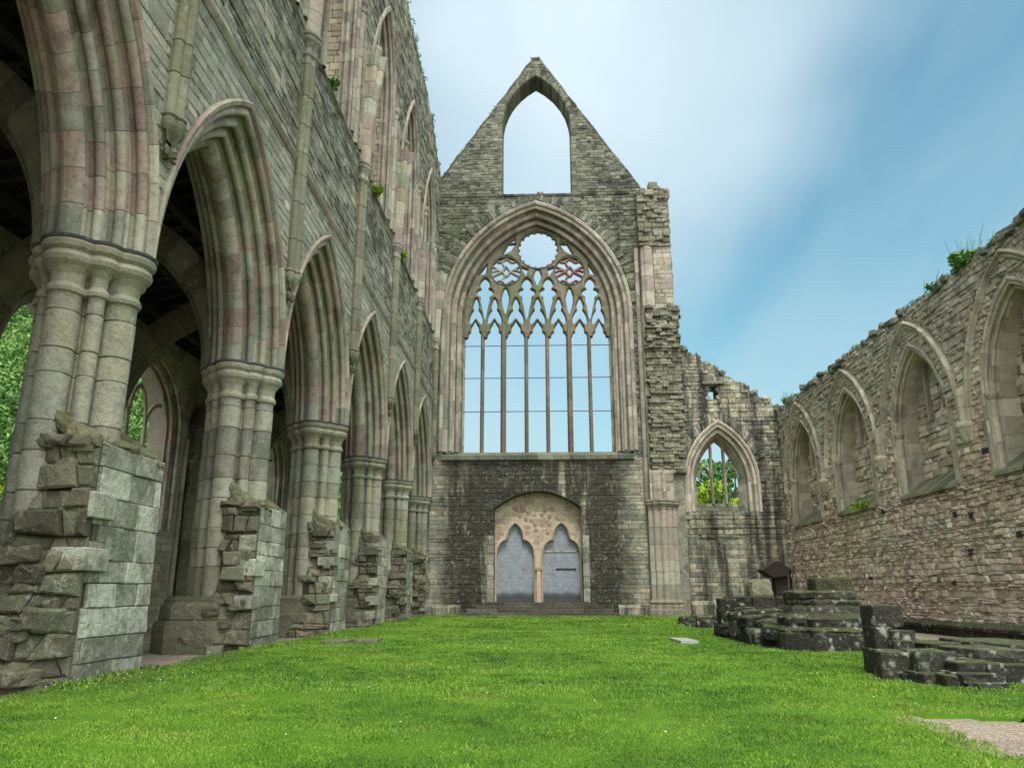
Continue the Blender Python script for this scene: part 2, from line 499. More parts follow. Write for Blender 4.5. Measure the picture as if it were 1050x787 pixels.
M_toe = stone_mat('slab_stone', [(.12, .12, .1), (.2, .2, .18), (.3, .31, .3)], dark=.2, lichen=.2, moss=.35, algae=.3)
M_slate = stone_mat('dark_impost_stone', [(.05, .055, .055), (.09, .095, .09)], dark=.3, lichen=.2, moss=.2, algae=.1, bump=.4)

def west_stain(m, col):
    x, y, z = m.sep(m.pos)
    zz = m.math('ADD', z, m.math('MULTIPLY', m.noise(.5, 3), 1.))
    low = m.math('SUBTRACT', 1., m.step(zz, 7.7, 8.7))
    side = m.math('MULTIPLY', m.step(m.math('ADD', x, m.math('MULTIPLY', m.noise(.9, 4), .9)), -5.2, -3.9), m.math('SUBTRACT', 1., m.step(m.math('ADD', x, m.math('MULTIPLY', m.noise(1.4, 4), 1.4)), 4.2, 5.9)))
    st = m.step(m.noise(1., 5, .65, m.scale(m.pos, (1.7, 1.7, .2)), .6), .27, .5)
    st2 = m.step(m.noise(6, 5, .7), .3, .5)
    k = m.math('MULTIPLY', m.math('MULTIPLY', low, side), m.math('MULTIPLY', st, m.math('ADD', .72, m.math('MULTIPLY', st2, .3))), True)
    return m.mix(m.math('MULTIPLY', k, .93), col, (.026, .024, .019))
M_west_lo = stone_mat('west_lower_stone', [DARKG, GREY, TAN, GREY, BUFF, PALE], dark=.5, lichen=.4, algae=.25, var=.5, extra=west_stain)

def aisle_stain(m, col):
    st = m.step(m.noise(1., 4, .6, m.scale(m.pos, (1.3, 1.3, .12)), .3), .42, .58)
    sp = m.step(m.noise(3.2, 6, .72), .46, .62)
    return m.mix(m.math('MULTIPLY', m.math('MAXIMUM', st, m.math('MULTIPLY', sp, .6)), .9), col, (.026, .026, .022))
M_aisle = stone_mat('aisle_end_stone', [DARKG, TAN, GREY, BUFF, GREEN, BUFF], dark=.7, lichen=.45, algae=.25, var=.65, extra=aisle_stain)

def wood_mat(name, c0, c1, sc=(3, 3, 30)):
    m = NT(name)
    n = m.noise(1, 6, .7, m.scale(m.pos, sc)); n2 = m.noise(1.7, 3)
    t = m.attr()
    col = m.mix(m.math('ADD', m.math('MULTIPLY', n, .7), m.math('MULTIPLY', t, .3)), c0, c1)
    return m.done(col, .8, m.bump(n, .01, .7))
M_roof = wood_mat('dark_roof_timber', (.014, .012, .01), (.05, .045, .038))
M_post = wood_mat('dark_brown_timber', (.014, .009, .008), (.034, .022, .018), (20, 20, 3))

def door_mat():
    m = NT('weathered_grey_blue_boards')
    x, y, z = m.sep(m.pos)
    n = m.noise(1, 6, .8, m.scale(m.pos, (5, 5, 40))); sp = m.noise(1, 5, .8, m.scale(m.pos, (22, 22, 34)))
    row = m.math('FRACT', m.math('MULTIPLY', z, 5.2))
    line = m.math('MULTIPLY', m.step(row, 0., .06), m.math('SUBTRACT', 1., m.step(row, .94, 1.)))
    f = m.math('ADD', m.math('MULTIPLY', n, .45), m.math('MULTIPLY', m.step(sp, .38, .62), .55))
    f = m.math('ADD', f, m.math('MULTIPLY', m.math('SUBTRACT', m.noise(3.5, 6, .75), .5), .9))
    col = m.mix(f, (.085, .10, .13), (.42, .445, .49))
    col = m.mix(m.math('ADD', .55, m.math('MULTIPLY', line, .45)), (.1, .11, .13), col)
    wet = m.math('SUBTRACT', 1., m.step(m.math('ADD', z, m.math('MULTIPLY', m.noise(3, 3), .3)), 1., 1.35))
    col = m.mix(m.math('MULTIPLY', wet, .85), col, (.035, .04, .032))
    return m.done(col, .75, m.bump(m.math('ADD', line, n), .012, .8))
M_door = door_mat()
M_iron_hole_shade = NT('rusty_iron_and_hole_shade').done((.03, .028, .027), .6)  # iron of bars and rail; also the dark painted as shade in putlog holes

def grass_mat():
    m = NT('lawn_turf')
    n = m.noise(.45, 4); n2 = m.noise(3.5, 5); n3 = m.noise(60, 3)
    col = m.mix(m.step(n, .35, .68), (.05, .13, .010), (.12, .24, .014))
    col = m.mix(m.math('MULTIPLY', m.step(n2, .45, .75), .45), col, (.12, .19, .018))
    col = m.mix(m.math('MULTIPLY', n3, .6), col, (.03, .07, .008))
    return m.done(col, .9, m.bump(m.math('ADD', n3, n2), .03, .8), .1)
M_turf = grass_mat()
def blade_mat():
    m = NT('grass_blades')
    t = m.attr(); n = m.noise(.42, 4); n2 = m.noise(2.4, 4)
    f = m.math('ADD', m.math('MULTIPLY', t, .36), m.math('MULTIPLY', m.math('ADD', m.step(n, .36, .64), m.step(n2, .3, .7)), .3))
    col = m.ramp(f, [(.14, (.036, .088, .014)), (.4, (.11, .225, .022)), (.68, (.195, .325, .036)), (.95, (.32, .37, .08))])
    wear = m.math('MULTIPLY', m.step(m.noise(.8, 6, .7), .52, .68), .55)
    col = m.mix(wear, col, (.15, .19, .035))
    dk = m.math('MULTIPLY', m.step(m.noise(.27, 5, .65), .5, .66), .6)
    col = m.mix(dk, col, (.035, .08, .016))
    fp = m.math('MULTIPLY', m.step(m.noise(5.5, 5, .75), .55, .7), .5)
    col = m.mix(fp, col, (.25, .29, .06))
    return m.done(col, .6, None, .25)
M_blade = blade_mat()
def gravel_mat():
    m = NT('gravel')
    v = m.voro(55, out='Color'); n = m.noise(1.2, 4); g = m.voro(55)
    bw = m.n('RGBToBW'); m.set(bw.inputs[0], v)
    col = m.ramp(bw.outputs[0], [(.1, (.13, .10, .075)), (.5, (.235, .19, .145)), (.9, (.36, .30, .235))])
    col = m.mix(m.math('MULTIPLY', m.step(n, .45, .7), .4), col, (.13, .10, .085))
    return m.done(col, .95, m.bump(g, .012, .8))
M_gravel = gravel_mat()
def field_mat():
    m = NT('meadow')
    n = m.noise(.05, 5); n2 = m.noise(.6, 5)
    col = m.mix(n, (.03, .07, .012), (.07, .12, .02)); col = m.mix(m.math('MULTIPLY', n2, .5), col, (.02, .045, .01))
    return m.done(col, .95)
M_field = field_mat()
def leaf_mat(name, a, b, c):
    m = NT(name)
    t = m.attr(); n = m.noise(.16, 3)
    f = m.math('ADD', m.math('MULTIPLY', t, .6), m.math('MULTIPLY', n, .45))
    col = m.ramp(f, [(.15, a), (.5, b), (.9, c)])
    return m.done(col, .65, None, .25)
M_leaf_far = leaf_mat('far_woodland_leaves', (.02, .07, .03), (.05, .13, .05), (.10, .19, .055))
M_leaf_yel = leaf_mat('yellow_green_leaves', (.07, .14, .012), (.17, .28, .02), (.3, .38, .04))
M_leaf = leaf_mat('green_leaves', (.03, .09, .018), (.065, .17, .028), (.13, .24, .045))
M_leaf_hill = leaf_mat('hillside_leaves', (.05, .13, .03), (.11, .23, .05), (.22, .34, .07))
M_bark = wood_mat('bark', (.04, .032, .025), (.11, .09, .07), (6, 6, 2))
M_white = NT('white_painted_timber').done((.75, .76, .76), .6)
M_daisy = NT('daisy_petals').done((.75, .75, .68), .7)

# ------------------------------------------------------------------ camera, sky, sun
H = 1.0226
cam = bpy.data.cameras.new('camera'); co = bpy.data.objects.new('camera', cam); COL.objects.link(co)
cam.sensor_width = 36; cam.lens = 791.06 / 1050 * 36; cam.clip_end = 6000; cam.clip_start = .05
co.location = (0, 0, H); co.rotation_euler = (pi / 2 + .2642, 0, .0375)
SC.camera = co

SUN_EL, SUN_AZ = radians(64), radians(172)      # azimuth clockwise from +Y: light from the right, a little behind the camera
sun = bpy.data.lights.new('sun', 'SUN'); so = bpy.data.objects.new('sun', sun); COL.objects.link(so)
sun.energy = 1.4; sun.angle = radians(16); sun.color = (1, .98, .93)
dv = Vector((sin(SUN_AZ) * cos(SUN_EL), cos(SUN_AZ) * cos(SUN_EL), sin(SUN_EL)))
so.rotation_euler = dv.to_track_quat('Z', 'Y').to_euler(); so.location = (30, -20, 60)

w = bpy.data.worlds.new('World'); SC.world = w; w.use_nodes = True
nt = w.node_tree; bg = nt.nodes['Background']
sky = nt.nodes.new('ShaderNodeTexSky'); sky.sky_type = 'NISHITA'; sky.sun_disc = False
sky.sun_elevation = SUN_EL; sky.sun_rotation = SUN_AZ; sky.air_density = 1.2; sky.dust_density = 1.5; sky.ozone_density = 2.2
def wn(t, **k):
    x = nt.nodes.new('ShaderNode' + t)
    for a, b in k.items(): setattr(x, a, b)
    return x
tc = wn('TexCoord')
def cloud(sc, stretch, off):
    mp = wn('Mapping'); mp.inputs['Scale'].default_value = stretch; mp.inputs['Location'].default_value = off
    nt.links.new(tc.outputs['Generated'], mp.inputs['Vector'])
    n = wn('TexNoise'); n.inputs['Scale'].default_value = sc; n.inputs['Detail'].default_value = 4; n.inputs['Roughness'].default_value = .42; n.inputs['Distortion'].default_value = .3
    nt.links.new(mp.outputs[0], n.inputs['Vector']); return n.outputs['Fac']
c1 = cloud(1.9, (1, .55, 1.15), (.35, .2, .1)); 
dotn = wn('VectorMath', operation='DOT_PRODUCT'); nt.links.new(tc.outputs['Generated'], dotn.inputs[0])
dd = Vector((.13, .74, .66)).normalized(); dotn.inputs[1].default_value = dd
mr0 = wn('MapRange', interpolation_type='SMOOTHSTEP'); nt.links.new(dotn.outputs['Value'], mr0.inputs[0]); mr0.inputs[1].default_value = .91; mr0.inputs[2].default_value = 1.0
dot2 = wn('VectorMath', operation='DOT_PRODUCT'); nt.links.new(tc.outputs['Generated'], dot2.inputs[0]); dot2.inputs[1].default_value = Vector((-.55, .8, .22)).normalized()
mr1 = wn('MapRange', interpolation_type='SMOOTHSTEP'); nt.links.new(dot2.outputs['Value'], mr1.inputs[0]); mr1.inputs[1].default_value = .8; mr1.inputs[2].default_value = 1.0
ad = wn('Math', operation='MULTIPLY_ADD'); nt.links.new(mr0.outputs[0], ad.inputs[0]); ad.inputs[1].default_value = .3; nt.links.new(c1, ad.inputs[2])
ad2 = wn('Math', operation='MULTIPLY_ADD'); nt.links.new(mr1.outputs[0], ad2.inputs[0]); ad2.inputs[1].default_value = .05; nt.links.new(ad.outputs[0], ad2.inputs[2])
mr = wn('MapRange', interpolation_type='SMOOTHSTEP'); nt.links.new(ad2.outputs[0], mr.inputs[0]); mr.inputs[1].default_value = .5; mr.inputs[2].default_value = 1.04
mt = wn('Mix', data_type='RGBA', blend_type='MULTIPLY'); mt.inputs[0].default_value = 1; nt.links.new(sky.outputs[0], mt.inputs[6]); mt.inputs[7].default_value = (.8, 1.22, 1.04, 1)
mx = wn('Mix', data_type='RGBA'); nt.links.new(mr.outputs[0], mx.inputs[0]); nt.links.new(mt.outputs[2], mx.inputs[6]); mx.inputs[7].default_value = (5.2, 6.1, 6.6, 1)
# long thin cloud streaks drawn out by the wind on a high flat layer
sx2 = wn('SeparateXYZ'); nt.links.new(tc.outputs['Generated'], sx2.inputs[0])
zp = wn('Math', operation='ADD'); nt.links.new(sx2.outputs[2], zp.inputs[0]); zp.inputs[1].default_value = .12
zm = wn('Math', operation='MAXIMUM'); nt.links.new(zp.outputs[0], zm.inputs[0]); zm.inputs[1].default_value = .05
dvx = wn('Math', operation='DIVIDE'); nt.links.new(sx2.outputs[0], dvx.inputs[0]); nt.links.new(zm.outputs[0], dvx.inputs[1])
dvy = wn('Math', operation='DIVIDE'); nt.links.new(sx2.outputs[1], dvy.inputs[0]); nt.links.new(zm.outputs[0], dvy.inputs[1])
cmb = wn('CombineXYZ'); nt.links.new(dvx.outputs[0], cmb.inputs[0]); nt.links.new(dvy.outputs[0], cmb.inputs[1])
mp2 = wn('Mapping'); mp2.inputs['Rotation'].default_value = (0, 0, radians(-58)); mp2.inputs['Scale'].default_value = (2.1, .42, 1); mp2.inputs['Location'].default_value = (.7, .3, 0)
nt.links.new(cmb.outputs[0], mp2.inputs['Vector'])
ns2 = wn('TexNoise'); ns2.inputs['Scale'].default_value = 1.15; ns2.inputs['Detail'].default_value = 6; ns2.inputs['Roughness'].default_value = .52; ns2.inputs['Distortion'].default_value = .45
nt.links.new(mp2.outputs[0], ns2.inputs['Vector'])
mrs = wn('MapRange', interpolation_type='SMOOTHSTEP'); nt.links.new(ns2.outputs['Fac'], mrs.inputs[0]); mrs.inputs[1].default_value = .36; mrs.inputs[2].default_value = .72; mrs.inputs[4].default_value = .42
mst = wn('Mix', data_type='RGBA'); nt.links.new(mrs.outputs[0], mst.inputs[0]); nt.links.new(mx.outputs[2], mst.inputs[6]); mst.inputs[7].default_value = (3.2, 4.4, 5.0, 1)
sxyz = wn('SeparateXYZ'); nt.links.new(tc.outputs['Generated'], sxyz.inputs[0])
mrh = wn('MapRange', interpolation_type='SMOOTHSTEP'); nt.links.new(sxyz.outputs[2], mrh.inputs[0]); mrh.inputs[1].default_value = .42; mrh.inputs[2].default_value = .05; mrh.inputs[3].default_value = 0; mrh.inputs[4].default_value = .8
mhf = wn('Math', operation='MULTIPLY'); nt.links.new(mrh.outputs[0], mhf.inputs[0]); mrl = wn('MapRange', interpolation_type='SMOOTHSTEP'); nt.links.new(sxyz.outputs[0], mrl.inputs[0]); mrl.inputs[1].default_value = .2; mrl.inputs[2].default_value = -.08; mrl.inputs[3].default_value = .62; mrl.inputs[4].default_value = 1; nt.links.new(mrl.outputs[0], mhf.inputs[1])
mh = wn('Mix', data_type='RGBA'); nt.links.new(mhf.outputs[0], mh.inputs[0]); nt.links.new(mst.outputs[2], mh.inputs[6]); mh.inputs[7].default_value = (3.6, 4.5, 5.1, 1)
# unseen bright cloud overhead and behind the viewer, added to light the walls
dot3 = wn('VectorMath', operation='DOT_PRODUCT'); nt.links.new(tc.outputs['Generated'], dot3.inputs[0]); dot3.inputs[1].default_value = Vector((0, -.55, .83)).normalized()
mr3 = wn('MapRange', interpolation_type='SMOOTHSTEP'); nt.links.new(dot3.outputs['Value'], mr3.inputs[0]); mr3.inputs[1].default_value = .18; mr3.inputs[2].default_value = .62
m3x = wn('Mix', data_type='RGBA'); nt.links.new(mr3.outputs[0], m3x.inputs[0]); nt.links.new(mh.outputs[2], m3x.inputs[6]); m3x.inputs[7].default_value = (13.6, 14.6, 14.2, 1)
nt.links.new(m3x.outputs[2], bg.inputs['Color']); bg.inputs['Strength'].default_value = .06
vs = SC.view_settings; vs.view_transform = 'Standard'; vs.look = 'None'; vs.exposure = 1.45; vs.gamma = 1; vs.use_curve_mapping = False
SC.render.engine = 'CYCLES'; SC.cycles.max_bounces = 6; SC.cycles.diffuse_bounces = 3

# ------------------------------------------------------------------ ground
def lawn_edge(x, y):
    """> 0 inside the lawn"""
    e = .14 * nz(x * 1.1, y * 1.1) + .1 * nz(x * 4, y * 4 + 5) + .06 * nz(x * 11, y * 11)
    d = min(x + 5.5 + (.1 if y > 12 else .0), 8.6 - x, 38.2 - y)
    # bare gravel of the path at the lower right and by the low stones
    if x > 2.5:
        d = min(d, max(y - (7.45 - .13 * (x - 3)), (3.05 + .06 * (y - 5)) - x, (5.35 + .5 * (3.6 - x)) - y))
        d = min(d, max(3.95 - x + .4 * (y - 9), abs(y - 9.05 + .05 * x) - .28, -1 if x < 4.2 else -9) if False else d)
    if x > 4.75: d = min(d, abs(y - 8.75) - .22)
    return d + e
mb = MB()
xs = [-3000, -800, -300, -140, -60, -25] + [-16 + .8 * i for i in range(41)] + [25, 60, 140, 300, 800, 3000]
ys = [-3000, -300, -60, -20, -8] + [-4 + .8 * i for i in range(60)] + [50, 70, 120, 300, 900, 3000]
gz = lambda x, y: -.06 + .02 * nz(x * .3, y * .3) - .12 * max(0, min(1, (x - 8) / 2)) if abs(x) < 16 and -4 < y < 44 else -.2
V = [(x, y, gz(x, y)) for y in ys for x in xs]; n = len(xs)
mb.add(V, [(j * n + i, j * n + i + 1, (j + 1) * n + i + 1, (j + 1) * n + i) for j in range(len(ys) - 1) for i in range(n - 1)], .5)
g = obj('ground', mb, M_gravel, smooth=True); kind(g, 'structure')
# the lawn as a thin turf sheet on the gravel
lz = lambda x, y: .0 + .025 * nz(x * .35, y * .35 + 3) + .01 * nz(x * 1.5, y * 1.5)
mb = MB(); s = .14; idx = {}
def lv(i, j):
    if (i, j) not in idx:
        x, y = -6.2 + i * s, 2 + j * s
        e = lawn_edge(x, y)
        idx[(i, j)] = len(mb.v); mb.v.append((x, y, lz(x, y) - (.1 if e < .1 else 0)))
    return idx[(i, j)]
for i in range(int(15.2 / s)):
    for j in range(int(36.6 / s)):
        if lawn_edge(-6.2 + (i + .5) * s, 2 + (j + .5) * s) > 0:
            mb.f.append([lv(i, j), lv(i + 1, j), lv(i + 1, j + 1), lv(i, j + 1)]); mb.t.append(.5)
g = obj('lawn', mb, M_turf, smooth=True); kind(g, 'structure')
# blades
def blades(n, y0, y1, hmin, hmax, wd, xr):
    x = NR.uniform(-6.2, xr, n * 1); y = NR.uniform(y0, y1, n)
    keep = np.array([abs(a) < .78 * b + 1 and lawn_edge(a, b) > -.05 for a, b in zip(x, y)])
    x, y = x[keep], y[keep]; n = len(x)
    z = np.array([lz(a, b) for a, b in zip(x, y)]) - .005
    cl = np.array([.65 + .7 * (mnoise.noise(Vector((a * 1.7, b * 1.7, 3))) + .5) for a, b in zip(x, y)])
    h = NR.uniform(hmin, hmax, n) * cl; a = NR.uniform(0, 2 * pi, n); ln = NR.uniform(.1, .8, n); b = NR.uniform(0, 2 * pi, n)
    dx, dy = np.cos(a) * wd / 2, np.sin(a) * wd / 2
    V = np.stack([np.stack([x - dx, y - dy, z], 1), np.stack([x + dx, y + dy, z], 1),
                  np.stack([x + np.cos(b) * h * ln * .35 + dx * .5, y + np.sin(b) * h * ln * .35 + dy * .5, z + h * .6], 1),
                  np.stack([x + np.cos(b) * h * ln, y + np.sin(b) * h * ln, z + h * (1 - .3 * ln)], 1)], 1).reshape(-1, 3)
    k = np.arange(n)[:, None] * 4
    return V, k + np.array([[0, 1, 2, 3]]), NR.uniform(0, 1, n)
parts = [blades(330000, 3.6, 8.5, .012, .03, .0048, 7.5), blades(190000, 8.5, 15, .016, .042, .009, 9), blades(100000, 15, 26, .02, .045, .018, 9), blades(40000, 26, 38.3, .03, .06, .032, 9)]
VV, FF, TT, o = [], [], [], 0
for V, F, T in parts: VV.append(V); FF.append(F + o); TT.append(T); o += len(V)
g = np_obj('grass', np.concatenate(VV), np.concatenate(FF), np.concatenate(TT), M_blade); kind(g, 'stuff')
# taller tufts along the foot of the piers
VV, FF, TT, o = [], [], [], 0
for k in range(5):
    yp = 9.75 + 5.6 * k
    n = 500
    x = NR.uniform(-5.42, -5.15, n) - .1 * NR.random(n); y = yp + NR.uniform(-.9, 1.4, n)
    z = np.zeros(n); h = NR.uniform(.04, .11, n); a = NR.uniform(0, 2 * pi, n); b = NR.uniform(0, 2 * pi, n); wd = .012
    dx, dy = np.cos(a) * wd / 2, np.sin(a) * wd / 2
    V = np.stack([np.stack([x - dx, y - dy, z], 1), np.stack([x + dx, y + dy, z], 1), np.stack([x + np.cos(b) * h * .2 + dx, y + np.sin(b) * h * .2 + dy, z + h * .6], 1), np.stack([x + np.cos(b) * h * .6, y + np.sin(b) * h * .6, z + h * .9], 1)], 1).reshape(-1, 3)
    FF.append(np.arange(n)[:, None] * 4 + np.array([[0, 1, 2, 3]]) + o); VV.append(V); TT.append(NR.uniform(.3, 1, n)); o += len(V)
g = np_obj('long_grass', np.concatenate(VV), np.concatenate(FF), np.concatenate(TT), M_blade); kind(g, 'stuff')
mb = MB()
for i in range(150):
    if i < 60: x, y = R.uniform(-5.5, -4.2), R.uniform(8.6, 11.5)
    else: x, y = R.uniform(-5, 5), R.uniform(6, 20)
    if lawn_edge(x, y) < .1: continue
    r = R.uniform(.005, .009); z = lz(x, y) + R.uniform(.03, .055)
    V = [(x + r * cos(a), y + r * sin(a), z + R.uniform(0, .006)) for a in (0, 1.05, 2.1, 3.14, 4.2, 5.2)]
    mb.add(V + [(x, y, z + .006)], [(i, (i + 1) % 6, 6) for i in range(6)], 1)
g = obj('daisies', mb, M_daisy); kind(g, 'stuff')

# ------------------------------------------------------------------ LEFT ARCADE
XW, TH, XP = -5.45, 1.5, -6.22
PY = lambda k: 9.75 + 5.6 * k
AY = lambda k: PY(k) + 2.8
PL = lambda u, v, d: (XW + d, u, v)                 # u along +Y
ARC = thing('arcade_wall', 'tall grey stone arcade wall with pointed arches on clustered piers, roofed aisle behind it', 'wall', (XW, 20, 0))
ltop = lambda u: 25.0 + .35 * nz(u * .9) + .25 * nz(u * 2.7, 4) - (1.5 * max(0, min(1, (u - 33) / 5.6)) ** 1.5)
Y0W, Y1W = 3.4, 38.6
wl = Wall(PL, Y0W, Y1W, TH, lambda u: 5.5, ltop)
arches = [Arch(AY(k), 5.5, 2.70, 4.35) for k in range(-1, 5)]
for A in arches: wl.hole(max(Y0W + .01, A.u0 - A.w), A.u0 + A.w, 5.49, (lambda u, A=A: A.hi(u)))
cler = [Arch(AY(k), 18.6, 1.45, 3.2) for k in range(-1, 5)]
for A in cler: wl.hole(max(Y0W + .02, A.u0 - A.w), A.u0 + A.w, 14.0, (lambda u, A=A: A.hi(u)))
mb = MB(); wl.build(mb, tint=.02)
for a, b, z0, z1 in ((Y0W, Y1W, 5.5, 10.35), ):
    masonry(mb, PL, a, b, z0, z1, lambda u, v: wl.solid(u, v, .06), ch=(.14, .24), cl=(.22, .62), depth=(.002, .02))
masonry(mb, PL, Y0W, Y1W, 10.5, 13.75, lambda u, v: wl.solid(u, v, .05), ch=(.12, .26), cl=(.25, .7), depth=(.002, .028), wob=.02)
masonry(mb, PL, Y0W, Y1W, 13.75, 25.5, lambda u, v: wl.solid(u, v, .05), ch=(.13, .27), cl=(.22, .6), depth=(.004, .04), wob=.025)
for i in range(260):                                 # broken wall top
    u = R.uniform(Y0W, Y1W); z = ltop(u)
    rock(mb, (XW - R.uniform(.15, .7), u, z + R.uniform(-.12, .06)), (R.uniform(.2, .5), R.uniform(.25, .6), R.uniform(.15, .3)), R.uniform(-.3, .3))
obj('wall_face', mb, M_wall, ARC)
# cream coursed reveals of the clerestory windows
mb = MB()
for A in cler[1:]:
    u1 = A.u0 + A.w
    PR = lambda u, v, d, u1=u1: (XW - u, u1 - d, v)
    masonry(mb, PR, .28, TH - .05, 14.0, 18.6, None, ch=(.16, .3), cl=(.3, .6), depth=(.004, .03))
    for i in range(7):                              # the curved head, one course at a time
        z0 = 18.6 + i * .42
        def uu(z, A=A): 
            a = A.R ** 2 - max(0, z - A.z) ** 2
            return A.u0 + sqrt(max(a, 0)) - A.c
        if z0 + .4 > A.z + A.h: break
        x = .28
        while x < TH - .1:
            L = R.uniform(.3, .6); x1 = min(x + L, TH - .05)
            P2 = lambda u, v, d: (XW - u, uu(v) - d, v)
            stone(mb, P2, [(x + .01, z0 + .01), (x1 - .01, z0 + .01), (x1 - .01, z0 + .41), (x + .01, z0 + .41)], -.02, R.uniform(.004, .03), .012, R.random())
            x = x1
obj('window_reveal', mb, M_cream, ARC)
# arch mouldings
P_arc = moulding([(.2, .19), (.19, .19), (.18, .19)], .09, .13)
r, d = P_arc[-1]
P_arc += [(r - .06, d - .02), (r - .13, d - .1), (r - .14, d - .2), (r - .14, -TH / 2)]
back = [(rr, -TH - dd) for rr, dd in P_arc[::-1]]
P_arc2 = P_arc + back[1:]
for A in arches:
    mb = MB(); arch_sweep(mb, A, P_arc2, PL, 0., .5, split=splits(P_arc2))
    obj('arch', mb, M_arch, ARC, smooth=True)
# string courses
def string(mb, P, u0, u1, v, pr, step=1.1, skip=0.):
    u = u0
    while u < u1 - .05:
        L = min(R.uniform(step * .7, step * 1.3), u1 - u)
        if R.random() >= skip:
            rs = []
            for uu, k in ((u + .004, .92), (u + .012, 1), (u + L - .012, 1), (u + L - .004, .92)):
                rs.append([P(uu, v + b * k, a * k) for a, b in pr])
            skin(mb, rs, [R.random()] * 3)
        u += L
PS = [(-.03, -.10), (.03, -.10), (.09, -.03), (.1, .02), (.07, .06), (-.03, .12)]
mb = MB()
for k in range(-1, 5): string(mb, PL, max(PY(k) + .24, Y0W), PY(k + 1) - .24, 10.43, PS)
obj('string_course', mb, M_arch, ARC, smooth=True)
# clerestory sills, sloped and mossy
mb = MB()
for A in cler:
    for i in range(7):
        u0 = A.u0 - 1.9 + 3.8 * i / 7; u1 = u0 + 3.8 / 7
        if u0 < Y0W: continue
        V = [PL(u0 + .006, 13.62, 0), PL(u1 - .006, 13.62, 0), PL(u1 - .006, 13.70, .1), PL(u0 + .006, 13.70, .1), PL(u1 - .006, 14.15, -.6), PL(u0 + .006, 14.15, -.6)]
        mb.add(V, [(0, 1, 2, 3), (3, 2, 4, 5), (0, 3, 5), (1, 4, 2)], R.random())
obj('sill', mb, M_wall, ARC)
P_cl = moulding([(.16, .16), (.14, .2)], .08, .14)
P_rib = [(.1, -.03), (.1, .05), (.05, .09), (0, .1), (-.06, .08), (-.08, .03), (-.09, -.03)]
for A in cler:
    if A.u0 < 8: continue
    mb = MB(); arch_sweep(mb, A, P_cl, PL, 4.55, .45, split=splits(P_cl))
    B = Arch(A.u0, 16.2, 2.45, 5.6); arch_sweep(mb, B, P_rib, PL, 2.2, .5, split=splits(P_rib))
    for sgn in (-1, 1):
        cluster(mb, XW + .05, A.u0 + sgn * 1.72, [(0, 0, .11)], 13.75, 18.55, 14, (.6, 1.1))
        ringstack(mb, XW + .05, A.u0 + sgn * 1.72, [(0, 0, .11)], [(0, 18.3), (.03, 18.33), (.02, 18.38), (.02, 18.5), (.08, 18.62), (.09, 18.72), (.04, 18.78)], 14)
    obj('window_surround', mb, M_pink, ARC, smooth=True)
# vault shafts with corbel, capital and the broken springing of the vault
SHC = [(.07, 0, .085), (.0, .125, .085), (.0, -.125, .085), (-.15, 0, .19)]
for k in range(0, 6):
    y = PY(k) + .02; x = XW + .1
    mb = MB(); cluster(mb, x, y, SHC, 7.75, 13.2, 36, (.5, 1.0))
    sh = obj('vault_shaft', mb, M_shaft, ARC, smooth=True)
    mb = MB(); ringstack(mb, x, y, SHC, [(.0, 13.1), (.03, 13.13), (.035, 13.18), (.0, 13.22), (.0, 13.34), (.05, 13.46), (.09, 13.52), (.1, 13.58), (.06, 13.62), (.1, 13.66), (.1, 13.72), (.02, 13.76)], 36)
    obj('capital', mb, M_pink, sh, smooth=True)
    mb = MB(); ringstack(mb, x, y, SHC, [(-.13, 7.1), (-.09, 7.12), (-.05, 7.2), (-.09, 7.28), (-.07, 7.34), (-.01, 7.48), (.02, 7.56), (.03, 7.64), (.0, 7.68), (.03, 7.72), (.0, 7.76)], 36)
    obj('corbel', mb, M_shaft, sh, smooth=True)
    mb = MB()
    top = R.uniform(2.6, 4.2) if k != 1 else 4.2
    n = 7
    for j in range(n):
        def ring(s, g):
            z = 13.74 + top * s; off = .03 + .36 * (s * top / 3.3) ** 1.6; sp = .42 * (s * top / 3.3) ** 1.3
            cs = [(off * .9, 0, .15), (off * .6, sp * .7, .11), (off * .6, -sp * .7, .11), (-.15, sp * .9, .16), (-.15, -sp * .9, .16), (-.15, 0, .3), (off * .35, sp * .4, .17), (off * .35, -sp * .4, .17), (off * .4, 0, .2)]
            return [(x + a, y + b, z + (.1 * nz(a * 5, b * 5, z) if s > .98 else 0)) for a, b in outline(cs, -g, 44)]
        s0, s1 = j / n, (j + 1) / n
        skin(mb, [ring(s0, .012), ring(s0 + .008, 0), ring(s1 - .008, 0), ring(s1, .012)], [R.random()] * 3, True)
    rg = ring(1, .012); o = len(mb.v); mb.v.extend(rg); mb.f.append([o + i for i in range(len(rg))]); mb.t.append(.3)
    obj('vault_springer', mb, M_arch, sh, smooth=True)
